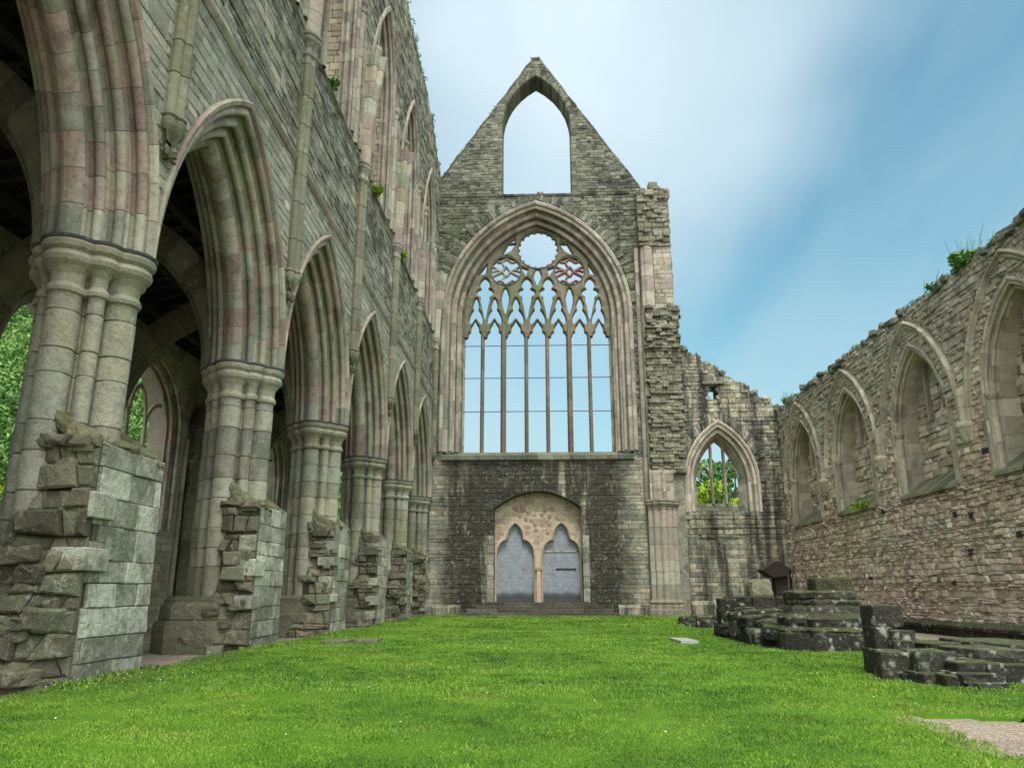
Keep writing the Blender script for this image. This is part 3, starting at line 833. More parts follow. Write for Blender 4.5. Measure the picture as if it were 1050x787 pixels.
# piers
PC = [(.49, 0, .2), (-.49, 0, .2), (0, .49, .2), (0, -.49, .2), (.335, .335, .105), (-.335, .335, .105), (.335, -.335, .105), (-.335, -.335, .105), (0, 0, .37)]
def rubble_face(mb, P, u0, u1, v0, v1, dep=(.0, .22), ch=(.12, .34), cl=(.18, .6)):
    masonry(mb, P, u0, u1, v0, v1, None, ch, cl, gap=.004, depth=dep, wob=.05, slant=.05, bev=.035)
for k in range(-1, 6):
    y = PY(k); X0 = XP
    mb = MB(); cluster(mb, X0, y, PC, 0.9, 5.0, 96, (.32, .62))
    pr = obj('pier', mb, M_pier, ARC, smooth=True)
    mb = MB(); ringstack(mb, X0, y, PC, [(0, 4.78), (.035, 4.8), (.045, 4.85), (.02, 4.9), (.0, 4.93), (.01, 5.05), (.06, 5.14), (.12, 5.2), (.14, 5.26), (.12, 5.32), (.1, 5.34), (.15, 5.38), (.17, 5.44), (.16, 5.475)], 96)
    cp = obj('capital', mb, M_pier, pr, smooth=True)
    mb = MB(); ringstack(mb, X0, y, PC, [(.15, 5.476), (.18, 5.48), (.185, 5.52), (.12, 5.535)], 96)
    obj('impost', mb, M_slate, cp, smooth=True)
    # the moulded plinth
    mb = MB()
    q = lambda e, z: [(X0 - .2 + a * (.78 + e), y + b * (.78 + e), z) for a, b in ((1.0, -.5), (1.0, .5), (.5, 1.0), (-.5, 1.0), (-1.0, .5), (-1.0, -.5), (-.5, -1.0), (.5, -1.0))]
    lev = [(.12, -.2), (.12, .18), (.115, .2), (.12, .21), (.12, .44), (.09, .5), (.04, .53), (.04, .56), (.03, .78), (-.03, .86), (-.02, .9), (-.1, .97)]
    for (e0, z0), (e1, z1) in zip(lev[:-1], lev[1:]): skin(mb, [q(e0, z0), q(e1, z1)], [R.random()], True)
    obj('plinth', mb, M_rub, pr)
    # the ragged stub of the old screen wall against the pier
    XF = -5.42
    ztop = R.uniform(2.6, 2.95) if k else 2.85
    if k == 5: ya, yb, ztop = y - .9, 38.55, 2.7
    else: ya, yb = y - .6, y + 1.15
    mb = MB()
    PF = lambda u, v, d: (XF + d - .02, u, v)
    masonry(mb, PF, ya, yb, -.1, ztop - .02, (lambda u, v, ya=ya: u > ya + .1 * nz(v * 3, ya) + .05), ch=(.26, .42), cl=(.35, .9), gap=.003, depth=(-.008, .02), wob=.018, slant=.02, bev=.014, sub=3)
    masonry(mb, lambda u, v, d: (XF - .03 - u, yb + d - .03, v), 0, 1.1, -.1, ztop, None, ch=(.24, .4), cl=(.3, .6))
    zz = .2
    while zz < ztop - .3:                              # long quoins turning the broken corner
        h = R.uniform(.2, .34)
        if R.random() < .7: rock(mb, (XF - .16 - .02 * R.random(), ya + .22, zz + h / 2), (R.uniform(.3, .46), R.uniform(.5, .62), h * .95), R.uniform(-.03, .03), 0, .035, bev=.06)
        zz += h + R.uniform(.05, .4)
    obj('ashlar_face', mb, M_ash, pr)
    mb = MB(); box(mb, -6.6, XF - .045, ya + .2, yb - .035, -.1, ztop - .05, .3)
    # broken end facing the camera: courses that step back irregularly and wrap round the foot of the pier
    xe_ = -7.15 if k == 0 else -6.75
    path = [(XF + .004, ya + .04), (XF - .16, ya - .02), (XF - .5, ya - .12), (xe_, ya - .2 if k == 0 else ya - .1)]
    seg_ = [math.hypot(b_[0] - a_[0], b_[1] - a_[1]) for a_, b_ in zip(path[:-1], path[1:])]; PLn = sum(seg_)
    def PFr(u, v, d):
        u_ = min(max(u, 0), PLn - 1e-4)
        for i_, l_ in enumerate(seg_):
            if u_ <= l_: break
            u_ -= l_
        f_ = u_ / seg_[i_]; a_, b_ = path[i_], path[i_ + 1]
        s_ = max(0, 1 - max(0, v) / ztop)
        dn = d - .05 + .22 * nz(u * 1.6 + k * 9, v * 1.3) - .1 * (v / ztop) + (.65 if k == 0 else .22) * s_ ** 2.4 * min(1, u * 1.6)
        nx_, ny_ = (a_[1] - b_[1]) / seg_[i_], -(a_[0] - b_[0]) / seg_[i_]
        if ny_ > 0: nx_, ny_ = -nx_, -ny_
        w_ = min(1, u / .3)
        return (a_[0] + (b_[0] - a_[0]) * f_ + max(0, nx_) * 0 , a_[1] + (b_[1] - a_[1]) * f_ - dn * w_ - d * (1 - w_), v)
    lim = (lambda u, v: u < .85 + 1.2 * max(0, (1.0 - v)) + .1 * nz(u, v * 3)) if k == 0 else (lambda u, v: u < .75 + .5 * max(0, .8 - v) + .2 * nz(v * 2.2, k))
    masonry(mb, PFr, 0, PLn, -.12, ztop + .05, lim, ch=(.12, .3), cl=(.16, .5), gap=.006, depth=(-.04, .16), wob=.05, slant=.05, bev=.03, sub=2)
    for du_ in [q * .15 for q in range(int(PLn / .15))]:                # mortar core behind the stones
        vs_ = [-.15 + q * .25 for q in range(int((ztop + .2) / .25) + 1)]
        for v0_, v1_ in zip(vs_[:-1], vs_[1:]):
            if not lim(du_ + .07, (v0_ + v1_) / 2): continue
            mb.add([PFr(du_, v0_, -.03), PFr(du_ + .15, v0_, -.03), PFr(du_ + .15, v1_, -.03), PFr(du_, v1_, -.03)], [(0, 1, 2, 3)], .02)
    for i in range(7 if k else 12):
        u_ = R.uniform(.25, .8); v_ = R.uniform(0, ztop)
        p_ = PFr(u_, v_, -.1); rock(mb, p_, (R.uniform(.25, .5), R.uniform(.3, .5), R.uniform(.12, .26)), R.uniform(-.3, .3), R.uniform(-.15, .15), .16, bev=.14)
    for i in range(9):
        rock(mb, (XF - R.uniform(.3, .8), ya + R.uniform(.12, 1.1), ztop + R.uniform(-.1, .16)), (R.uniform(.22, .45), R.uniform(.25, .45), R.uniform(.14, .26)), R.uniform(-.5, .5), R.uniform(-.5, -.1), .18, bev=.16)
    if k == 0:
        for i in range(34):
            q_ = R.random()
            rock(mb, (-5.95 - R.uniform(0, 1.9), ya - 1.0 - R.uniform(0, .8) * q_, R.uniform(-.05, .75) * (1 - .6 * q_)), (R.uniform(.22, .6), R.uniform(.3, .6), R.uniform(.12, .3)), R.uniform(-.5, .5), R.uniform(-.2, .2), .18, bev=.15)
    obj('broken_end', mb, M_rub, pr)
    # weathered coping sloping up to the shafts
    mb = MB()
    yy = ya + .02
    while yy < yb - .1:
        L = min(R.uniform(.35, .6), yb - yy)
        for j in range(2):
            rock(mb, (XF - .25 - .3 * j + R.uniform(-.03, .03), yy + L / 2, ztop + .03 + .2 * j + R.uniform(-.03, .03)), (R.uniform(.4, .52), L * 1.0, R.uniform(.14, .24)), R.uniform(-.12, .12), -R.uniform(.45, .85), .16, bev=.16)
        yy += L
    box(mb, XF - .7, XF - .06, ya - .02, yb - .04, ztop - .15, ztop + .03, .2)
    obj('coping', mb, M_cop, pr)

# ------------------------------------------------------------------ LEFT AISLE (outer wall, cross arches, roof)
XA = -12.4
PA = lambda u, v, d: (XA + d, u, v)
AIS = thing('outer_aisle_wall', 'shadowed aisle wall with tall pointed windows behind the arcade', 'wall', (XA, 20, 0))
wa = Wall(PA, -1.0, 39.8, 1.2, lambda u: -.2, lambda u: 9.2)
aw = [Arch(AY(k) + .1, 6.2, 1.95, 2.3) for k in range(-2, 5)]
for A in aw: wa.hole(A.u0 - A.w, A.u0 + A.w, 3.0, (lambda u, A=A: A.hi(u)))
mb = MB(); wa.build(mb, tint=.3)
masonry(mb, PA, -1, 39.8, -.2, 9.2, lambda u, v: wa.solid(u, v, .05), ch=(.2, .34), cl=(.35, .8), depth=(.004, .03))
obj('wall_face', mb, M_pier, AIS)
P_aw = moulding([(.16, .22), (.12, .25)], .06, .12)
for A in aw:
    mb = MB(); arch_sweep(mb, A, P_aw, PA, 3.2, .5, split=splits(P_aw))
    for sgn in (-1, 1): cluster(mb, XA + .06, A.u0 + sgn * 2.2, [(0, 0, .1)], .3, 6.2, 12, (.6, 1.))
    sr = obj('window_surround', mb, M_arch, AIS, smooth=True)
    if abs(A.u0 - AY(1)) < 1: continue                  # this window has lost its tracery
    mb = MB()
    for du in (-.55, .55): tube(mb, [PA(A.u0 + du, 3.0, -.62), PA(A.u0 + du, 6.3, -.62)], .08, 6)
    for a, b in ((-.55, .0), (.55, 0.), (-.55, -1.45), (.55, 1.45)):
        pts = [PA(A.u0 + a + (b - a) * (1 - cos(pi / 2 * t)), 6.25 + (1.3 if b == 0 else .95) * sin(pi / 2 * t), -.62) for t in [i / 8 for i in range(9)]]
        tube(mb, pts, .07, 6)
    obj('mullion', mb, M_arch, sr)
mb = MB()
for k in range(-1, 6):                                # cross arches over the aisle
    PX = lambda u, v, d, y=PY(k): (u, y + d, v)
    A = Arch(-9.5, 5.5, 2.65, 3.4)
    pr = [(.45, -.3), (.45, .3), (.0, .3), (-.12, .24), (-.16, .1), (-.26, .07), (-.26, -.07), (-.16, -.1), (-.12, -.24), (0, -.3), (.45, -.3)]
    mb = MB(); arch_sweep(mb, A, pr, PX, 0, .5)
    cluster(mb, XA + .12, PY(k), [(0, 0, .16), (.06, .2, .1), (.06, -.2, .1)], 0, 5.2, 30, (.5, 1.))
    ringstack(mb, XA + .12, PY(k), [(0, 0, .16), (.06, .2, .1), (.06, -.2, .1)], [(0, 5.1), (.02, 5.2), (.1, 5.35), (.14, 5.42), (.14, 5.5)], 30)
    obj('cross_arch', mb, M_rub, AIS, smooth=True)
mb = MB(); box(mb, -13.4, -7.0, -1.6, -1.05, -.2, 10.4, .3); obj('light_block_wall', mb, M_rub, AIS)  # unseen wall added across the aisle end to keep light out
RF = thing('aisle_roof', 'dark timber lean-to roof of rafters and boards over the aisle', 'roof', (-9.8, 20, 9))
zr = lambda x: 9.3 + (x + 12.9) * .2
mbb = MB(); x = -13.0
while x < -7.2:
    x1 = min(x + .24, -7.12); zc = zr((x + x1) / 2)
    box(mbb, x, x1 - .012, -1, 39.6, zc, zc + .09); x = x1
mbb.add([(-13.2, -1, zr(-13.2) + .1), (-7.1, -1, zr(-7.1) + .1), (-7.1, 39.7, zr(-7.1) + .1), (-13.2, 39.7, zr(-13.2) + .1)], [(0, 1, 2, 3)], .2)
obj('boarding', mbb, M_roof, RF)
y = -.6
while y < 39.2:
    mb = MB()
    a = [(-12.9, y, zr(-12.9) - .02), (-7.15, y, zr(-7.15) - .02)]
    V = []
    for p in a: V += [(p[0], p[1] - .06, p[2]), (p[0], p[1] + .06, p[2]), (p[0], p[1] + .06, p[2] - .16), (p[0], p[1] - .06, p[2] - .16)]
    mb.add(V, [(0, 1, 5, 4), (1, 2, 6, 5), (2, 3, 7, 6), (3, 0, 4, 7), (0, 3, 2, 1), (4, 5, 6, 7)], R.random())
    obj('rafter', mb, M_roof, RF); y += .62
for xx in (-8.6, -10.2, -11.6):
    mb = MB(); box(mb, xx - .1, xx + .1, -.9, 39.5, zr(xx) - .42, zr(xx) - .2)
    obj('purlin', mb, M_roof, RF)

# ------------------------------------------------------------------ WEST FRONT
YW = 38.6
PW = lambda u, v, d: (u, YW - d, v)
xc = -.15
WF = thing('west_front', 'gabled end wall with great traceried window above twin grey doors', 'wall', (xc, YW, 0))
def gtop(u):
    if u < -.3: t = 31.1 - (-.3 - u) * (31.1 - 23.5) / 5.1
    elif u < .2: t = 31.15
    else: t = 31.1 - (u - .2) * (31.1 - 22.75) / 5.4
    return t + .09 * nz(u * 2.6) + .10 * nz(u * 6, 3) + .06 * nz(u * 15, 8)
ww = Wall(PW, -7.2, 5.7, 1.45, lambda u: -.3, lambda u: gtop(u))
GW = Arch(xc, 15.3, 4.85, 6.4)                         # outer line of the window mouldings
ww.hole(xc - 4.85, xc + 4.85, 7.75, lambda u: GW.hi(u))
DN = (-2.32, 1.98)
dseg = lambda u: 5.05 + .84 * max(0, 1 - abs((u - xc) / 2.16) ** 2.0)
ww.hole(DN[0], DN[1], .55, dseg, .95)
GB = Arch(-.06, 26.6, 1.95, 3.4)
ww.hole(GB.u0 - 1.95, GB.u0 + 1.95, 22.3, lambda u: GB.hi(u))
mb = MB(); ww.build(mb, tint=.02)
masonry(mb, PW, -5.6, 5.2, -.2, 7.6, lambda u, v: ww.solid(u, v, .04), ch=(.13, .26), cl=(.2, .6), depth=(.003, .035), wob=.02)
lowf = obj('lower_wall', mb, M_west_lo, WF)
mb = MB()
masonry(mb, PW, -5.6, 5.7, 7.6, 22.2, lambda u, v: ww.solid(u, v, .1), ch=(.12, .26), cl=(.18, .5), depth=(.004, .06), wob=.03)
def ring_stones(mb, A, P, r0, r1, w_, dep, jit=.05):
    L = A.length(0); q = 0
    while q < 1 - .5 * w_ / L:
        dq = R.uniform(.7, 1.3) * w_ / L
        if R.random() < .9:
            a0, a1 = q + .06 * dq, min(q + .94 * dq, .999)
            ra, rb = r0 + R.uniform(-jit, jit) * .4, r1 + R.uniform(-jit, jit)
            stone(mb, lambda u, v, d: P(*A.pt(u, v, 0), d), [(a0, ra), (a1, ra), (a1, rb), (a0, rb)], -.02, R.uniform(*dep), .002, R.random())
        q += dq
ring_stones(mb, GW, PW, .26, .72, .17, (.05, .1), .12)
obj('upper_wall', mb, M_west_hi, WF)
mb = MB()
masonry(mb, PW, -5.6, 5.7, 22.42, 31.4, lambda u, v: ww.solid(u, v, .03), ch=(.12, .22), cl=(.18, .5), depth=(.004, .045), wob=.02)
u = -5.45
while u < 5.6:                                         # thin weathered coping along both slopes
    L = R.uniform(.22, .5); u1 = min(u + L, 5.62); j = [R.uniform(-.025, .03) for _ in range(4)]
    if u < -.3 < u1: u1 = -.3
    if u < .2 < u1: u1 = .2
    za, zb = gtop(u + .01), gtop(u1 - .01)
    V = [(u + .004, YW - .04 - j[0], za - .12), (u1 - .004, YW - .04 - j[0], zb - .12), (u1 - .004, YW - .03 - j[1], zb + .02 + j[2]), (u + .004, YW - .03 - j[1], za + .02 + j[3]), (u1 - .004, YW + .9, zb + .02 + j[2]), (u + .004, YW + .9, za + .02 + j[3])]
    mb.add(V, [(0, 1, 2, 3), (3, 2, 4, 5), (0, 3, 5), (1, 4, 2)], R.random()); u = u1
gbl = obj('gable', mb, M_west_hi, WF)
mb = MB()
string(mb, PW, -5.4, 5.7, 22.3, [(-.03, -.1), (.05, -.1), (.1, -.02), (.1, .04), (-.03, .1)], .6)
obj('string_course', mb, M_west_hi, WF, smooth=True)
mb = MB()
# gable window dressings: quoins and rim
arch_sweep(mb, GB, [(.28, -.03), (.27, .03), (.02, .035), (-.02, .0), (-.02, -1.44)], PW, 4.25, .3, erode=.02)
obj('gable_window_surround', mb, M_west_hi, gbl)
mb = MB()
for (u, v) in ((-3.15, 25.4), (-3.5, 24.3), (-3.3, 23.0), (3.1, 24.2), (3.4, 23.0), (-2.8, 26.8), (2.9, 25.6)):
    mb = MB(); box(mb, u - .09, u + .09, YW - .05, YW + .02, v - .06, v + .06, .0); obj('putlog_shade_block', mb, M_iron_hole_shade, gbl)  # solid dark block painting the shade of a putlog hole
# great window
P_gw = moulding([(.34, .26), (.3, .3), (.28, .3)], .12, .22)
r, d = P_gw[-1]
P_gw += [(r - .06, d - .05), (r - .06, d - .3), (r - .06, -1.12)]
mb = MB(); arch_sweep(mb, GW, P_gw, PW, 7.35, .5, .015, split=splits(P_gw))
for sgn in (-1, 1):
    for rr, dd_ in ((-.36, -.25), (-.66, -.55)):
        cluster(mb, xc + sgn * (4.85 + rr), YW - dd_, [(0, 0, .1)], 8.0, 14.7, 12, (.6, 1.1))
gwin = obj('great_window', mb, M_pink, WF, smooth=True)
mb = MB()
V = []
for i in range(12):
    u0 = -5.0 + 9.7 * i / 12; u1 = u0 + 9.7 / 12 - .012
    V = [PW(u0, 7.42, -.02), PW(u1, 7.42, -.02), PW(u1, 7.5, .16), PW(u0, 7.5, .16), PW(u1, 7.72, .16), PW(u0, 7.72, .16), PW(u1, 8.04, -.85), PW(u0, 8.04, -.85), PW(u1, 8.04, -1.45), PW(u0, 8.04, -1.45)]
    mb.add(V, [(0, 1, 2, 3), (3, 2, 4, 5), (5, 4, 6, 7), (7, 6, 8, 9), (1, 8, 6, 4, 2), (0, 3, 5, 7, 9)], R.random())
obj('sill', mb, M_west_hi, gwin)
# tracery in its own plane
YT = YW + .95
IA0 = Arch(xc, 15.3, 3.86, 5.42)
def on(px, py):                                        # pixel of the measured drawing -> (x, z) in the tracery plane
    u = (px - 525) / 791.06; t = (393.5 - py) / 791.06; th, ya = .2642, .0375
    y = cos(th) - t * sin(th); z = sin(th) + t * cos(th)
    a = u * cos(ya) - y * sin(ya); b = u * sin(ya) + y * cos(ya)
    return a * YT / b, z * YT / b + H
def bar(mb, pts, w=.09, dp=.16, off=0., tint=None, closed=False):
    """a chamfered stone bar following 2-D points in the tracery plane"""
    t = R.random() if tint is None else tint
    n = len(pts); rings = []
    for i, p in enumerate(pts):
        a = pts[(i - 1) % n] if closed else pts[max(0, i - 1)]; b = pts[(i + 1) % n] if closed else pts[min(n - 1, i + 1)]
        tx, tz = b[0] - a[0], b[1] - a[1]; l = math.hypot(tx, tz) or 1; nx, nz_ = -tz / l, tx / l
        ring = []
        for s, dd_ in ((-1, .0), (-.95, .35), (-.3, .98), (.3, 1), (.95, .35), (1, 0.), (.95, -.35), (.3, -1), (-.3, -.98), (-.95, -.35)):
            ring.append((p[0] + nx * w / 2 * s, YT + off - dp * dd_, p[1] + nz_ * w / 2 * s))
        rings.append(ring)
    if closed: rings.append(rings[0])
    skin(mb, rings, [t] * (len(rings) - 1), True)
def curve(pts, n=8):
    """smooth curve through points (Catmull-Rom)"""
    out = []
    P = [pts[0]] + list(pts) + [pts[-1]]
    for i in range(1, len(P) - 2):
        for k in range(n):
            t = k / n
            q = []
            for a in (0, 1):
                p0, p1, p2, p3 = P[i - 1][a], P[i][a], P[i + 1][a], P[i + 2][a]
                q.append(.5 * (2 * p1 + (p2 - p0) * t + (2 * p0 - 5 * p1 + 4 * p2 - p3) * t * t + (3 * p1 - p0 - 3 * p2 + p3) * t ** 3))
            out.append(tuple(q))
    out.append(pts[-1]); return out
mull_px = [494.6, 516.2, 539.8, 561.6, 584.2, 605.2]
edges = [477.3] + mull_px + [625.4]
MX = [on(p, 400)[0] for p in edges]
ZS, ZF = 8.0, 15.0
for i in range(1, 7):
    mb = MB(); thick = i in (2, 5)
    zz = ZS
    while zz < ZF:
        h = min(R.uniform(.7, 1.2), ZF - zz)
        bar(mb, [(MX[i], zz + .006), (MX[i], zz + h)], .3 if thick else .21, .24 if thick else .17); zz += h
    obj('mullion', mb, M_mull, gwin)
for py in (354.5, 387.5, 421.8):
    mb = MB(); z = on(550, py)[1]
    tube(mb, [(MX[0] - .1, YT - .05, z), (MX[7] + .1, YT - .05, z)], .022, 6)
    obj('saddle_bar', mb, M_iron_hole_shade, gwin)
mb = MB()
z = lambda py: on(550, py)[1]
oo = 0
def B(px_pts, w=.11, smooth=True, dp=.15):
    global oo
    oo += 1
    pts = [on(*p) for p in px_pts]
    bar(mb, curve(pts, 6) if smooth else pts, w * 1.72, dp, .003 * (oo % 9))
def loc3(p): return (460 + p[0] * .18095, 230 + p[1] * .18095)
Z3 = lambda *pts: [loc3(p) for p in pts]
E3 = [98, 203, 318, 444, 563, 682, 803, 905]
def half(cx_, prof):
    return [(cx_ + d, y) for d, y in prof] + [(cx_ - d, y) for d, y in prof[::-1] if d > .5]
def closed(pts, n=5):
    out = []; N = len(pts)
    for i in range(N):
        p0, p1, p2, p3 = pts[i - 1], pts[i], pts[(i + 1) % N], pts[(i + 2) % N]
        for k in range(n):
            t = k / n
            out.append(tuple(.5 * (2 * p1[a] + (p2[a] - p0[a]) * t + (2 * p0[a] - 5 * p1[a] + 4 * p2[a] - p3[a]) * t * t + (3 * p1[a] - p0[a] - 3 * p2[a] + p3[a]) * t ** 3) * 1. for a in (0, 1)))
    return out
holes = []
for i in range(7):
    m_ = (E3[i] + E3[i + 1]) / 2; hw = (E3[i + 1] - E3[i]) / 2 - (13 if i not in (1, 2, 4, 5) else 16)
    holes.append(half(m_, [(0, 553), (hw * .2, 570), (hw * .46, 586), (hw * .52, 602), (hw * .5, 612), (hw * .8, 622), (hw * .97, 645), (hw, 680), (hw, 760), (0, 760)]))
    q = .93
    if i in (0, 6): m_ += 6 if i == 0 else -6
    holes.append(closed(half(m_, [(0, 424), (hw * .2, 440), (hw * .36, 465), (hw * .26, 486), (hw * .5, 500), (hw * .82, 530), (hw * .84, 562), (hw * .45, 552), (0, 528)]), 4))
for cx_ in (207, 443, 563, 800):
    holes.append(closed(half(cx_, [(0, 312), (20, 330), (25, 352), (16, 368), (38, 380), (43, 397), (24, 412), (24, 432), (13, 478), (0, 535)]), 4))
for cx_ in (322, 684): holes.append(closed(half(cx_, [(0, 366), (13, 395), (18, 432), (9, 478), (0, 505)]), 4))
holes.append(closed(half(503, [(0, 254), (15, 282), (18, 305), (8, 328), (0, 345)]), 4))
for sg in (-1, 1):
    c_ = 505
    holes.append([(c_ + sg * 58, 262), (c_ + sg * 92, 250), (c_ + sg * 66, 290)])
    holes.append([(c_ + sg * 128, 118), (c_ + sg * 152, 152), (c_ + sg * 196, 176), (c_ + sg * 164, 120)])
    holes.append([(c_ + sg * 134, 76), (c_ + sg * 134, 104), (c_ + sg * 160, 108)])
    holes.append([(c_ + sg * 288, 236), (c_ + sg * 296, 282), (c_ + sg * 330, 292)])
cirs = [((507, 148), 108), ((326, 270), 79), ((684, 270), 79)]
for c_, r_ in cirs: holes.append([(c_[0] + r_ * cos(2 * pi * i / 40), c_[1] + r_ * sin(2 * pi * i / 40)) for i in range(40)])
HP = [np.array([on(*loc3(p)) for p in h]) for h in holes]
gs = .03
gx = np.arange(xc - 4.05, xc + 4.06, gs); gzz = np.arange(14.3, 20.95, gs)
GX, GZ = np.meshgrid(gx, gzz, indexing='ij')
f = np.full(GX.shape, 9.)
for pl in HP:
    x0, x1, z0, z1 = pl[:, 0].min() - .3, pl[:, 0].max() + .3, pl[:, 1].min() - .3, pl[:, 1].max() + .3
    sel = np.where((GX > x0) & (GX < x1) & (GZ > z0) & (GZ < z1))
    px_, pz_ = GX[sel], GZ[sel]; dmin = np.full(px_.shape, 9.); ins = np.zeros(px_.shape, bool)
    for (ax_, az_), (bx_, bz_) in zip(pl, np.roll(pl, -1, 0)):
        ex, ez = bx_ - ax_, bz_ - az_; L2 = ex * ex + ez * ez + 1e-12
        t_ = np.clip(((px_ - ax_) * ex + (pz_ - az_) * ez) / L2, 0, 1)
        dmin = np.minimum(dmin, np.hypot(px_ - ax_ - t_ * ex, pz_ - az_ - t_ * ez))
        if abs(ez) > 1e-9: ins ^= ((az_ > pz_) != (bz_ > pz_)) & (px_ < ex * (pz_ - az_) / ez + ax_)
    f[sel] = np.minimum(f[sel], np.where(ins, -dmin, dmin))
# bounded by the arch itself and by the tops of the mullions
oR, oc = IA0.R + .12, IA0.c
fo = np.where(GZ > IA0.z, oR - np.hypot(np.abs(GX - xc) + oc, GZ - IA0.z), (IA0.w + .12) - np.abs(GX - xc))
f = np.minimum(f - .022, fo)
zb = on(*loc3((500, 690)))[1]
f = np.minimum(f, GZ - zb)
# the front of the stone is bevelled: it stands proudest along the middle of each bar
def march(f, mbx, ya_, yb_):
    ni, nj = f.shape
    for i in range(ni - 1):
        for j in range(nj - 1):
            c4 = ((i, j), (i + 1, j), (i + 1, j + 1), (i, j + 1))
            v = [f[c] for c in c4]
            if max(v) <= 0: continue
            P_ = []; cross = []
            for k in range(4):
                a, b = c4[k], c4[(k + 1) % 4]
                if v[k] > 0: P_.append((gx[a[0]], gzz[a[1]], v[k]))
                if (v[k] > 0) != (v[(k + 1) % 4] > 0):
                    t = v[k] / (v[k] - v[(k + 1) % 4])
                    q = (gx[a[0]] + (gx[b[0]] - gx[a[0]]) * t, gzz[a[1]] + (gzz[b[1]] - gzz[a[1]]) * t, 0.); P_.append(q); cross.append(q)
            if len(P_) < 3: continue
            dep = lambda w: min(max(w, 0), .07) * 1.6
            n = len(P_)
            mbx.add([(x, ya_ - dep(w), z) for x, z, w in P_], [tuple(range(n))], .25 + .5 * (.5 + .5 * nz(gx[i] * .8, gzz[j] * .8)))
            mbx.add([(x, yb_ + dep(w), z) for x, z, w in P_], [tuple(range(n - 1, -1, -1))], .4)
            if len(cross) == 2:
                (x0, z0, _), (x1, z1, _) = cross
                mbx.add([(x0, ya_, z0), (x1, ya_, z1), (x1, yb_, z1), (x0, yb_, z0)], [(0, 1, 2, 3)], .4)
march(f, mb, YT - .06, YT + .12)
# circles
def circ(cx_, cy_, r, w, n=40):
    global oo; oo += 1
    c = on(*loc3((cx_, cy_))); k = on(*loc3((cx_ + r, cy_)))[0] - c[0]
    bar(mb, [(c[0] + k * cos(2 * pi * i / n), c[1] + k * sin(2 * pi * i / n)) for i in range(n)], w, .2, .003 * (oo % 7), closed=True)
    return c, k
c, k = circ(507, 148, 116, .1)
for i in range(18):                                   # small cusps round the top circle
    a = 2 * pi * i / 18; c0 = (c[0] + k * .93 * cos(a), c[1] + k * .93 * sin(a))
    tube(mb, [(c0[0], YT - .1, c0[1]), (c0[0], YT + .1, c0[1])], .06, 6)
for cx_ in (326, 684): circ(cx_, 270, 86, .1)
obj('tracery', mb, M_trac, gwin)
M_trred = stone_mat('red_tracery_stone', [(.26, .15, .145), (.32, .19, .18)], dark=.1, lichen=.15, moss=0, algae=0, bump=.3)
M_trgr = stone_mat('grey_tracery_stone', [GREY, (.36, .36, .34)], dark=.1, lichen=.2, moss=0, algae=0, bump=.3)
for cx_, mt_ in ((326, M_trgr), (684, M_trred)):      # wavy net of bars in the two side circles
    mb = MB()
    for yy in (205, 335):
        sg = 1 if yy < 270 else -1
        B(Z3((cx_ - 62, yy), (cx_ - 36, yy + sg * 14), (cx_, yy - sg * 4), (cx_ + 36, yy + sg * 14), (cx_ + 62, yy)), .08)
    for s in (-1, 1):
        B(Z3((cx_ - 78, 270 + s * 30), (cx_ - 48, 270 + s * 14), (cx_ - 22, 270 + s * 2), (cx_, 270 - s * 26), (cx_ + 24, 270 + s * 0), (cx_ + 48, 270 + s * 14), (cx_ + 78, 270 + s * 30)), .1)
        B(Z3((cx_ - 10, 270 + s * 28), (cx_ - 20, 270 + s * 52), (cx_ + 2, 270 + s * 74)), .08)
        B(Z3((cx_ + s * 26, 272), (cx_ + s * 50, 262), (cx_ + s * 78, 272)), .08)
    qf = obj('quatrefoil', mb, mt_, gwin); qf['label'] = 'pale grey stone net in roundel' if cx_ < 500 else 'reddish stone net in roundel'
# doorway
mb = MB(); arch_sweep(mb, Arch(xc, 5.05, 2.16, .84 * 1.0) if False else Arch(xc, 4.6, 2.3, 2.31), [(.0, -.03), (.0, -.02)], PW, 0, .4)
mb = MB()
n = 40
for i in range(n):
    u0 = DN[0] - .0 + (DN[1] - DN[0]) * i / n; u1 = DN[0] + (DN[1] - DN[0]) * (i + 1) / n - .004
    t = R.random() if i % 3 == 0 else t
    rs = [[PW(u, dseg(u) + a, b) for a, b in ((.0, -.1), (.0, .03), (.06, .06), (.13, .05), (.15, -.03))] for u in (u0, u1)]
    skin(mb, rs, [t])
DW = obj('doorway', mb, M_west_lo, WF)
TYd = -.46
PT = lambda u, v, d: (u, YW + .46 - d, v)
wt = Wall(PT, DN[0] - .02, DN[1] + .02, .3, lambda u: .55, lambda u: dseg(min(max(u, DN[0]), DN[1])) + .03)
def door_hi(u, c):
    a = abs(u - c)
    if a < .42: return 3.72 + sqrt(max(0, .793 ** 2 - (a + .373) ** 2))
    return 2.75 + .84 * sqrt(max(0, 1 - ((a - .42) / .56) ** 2))
DC = (-1.31, .98)
for c_ in DC: wt.hole(c_ - .97, c_ + .97, .5, (lambda u, c_=c_: door_hi(u, c_)))
mb = MB(); wt.build(mb, tint=.4)
masonry(mb, PT, DN[0], DN[1], .6, 5.95, lambda u, v: wt.solid(u, v, .06), ch=(.22, .42), cl=(.3, .62), depth=(.0, .012), wob=.12, slant=.1, gap=.018, bev=.01, sub=3)
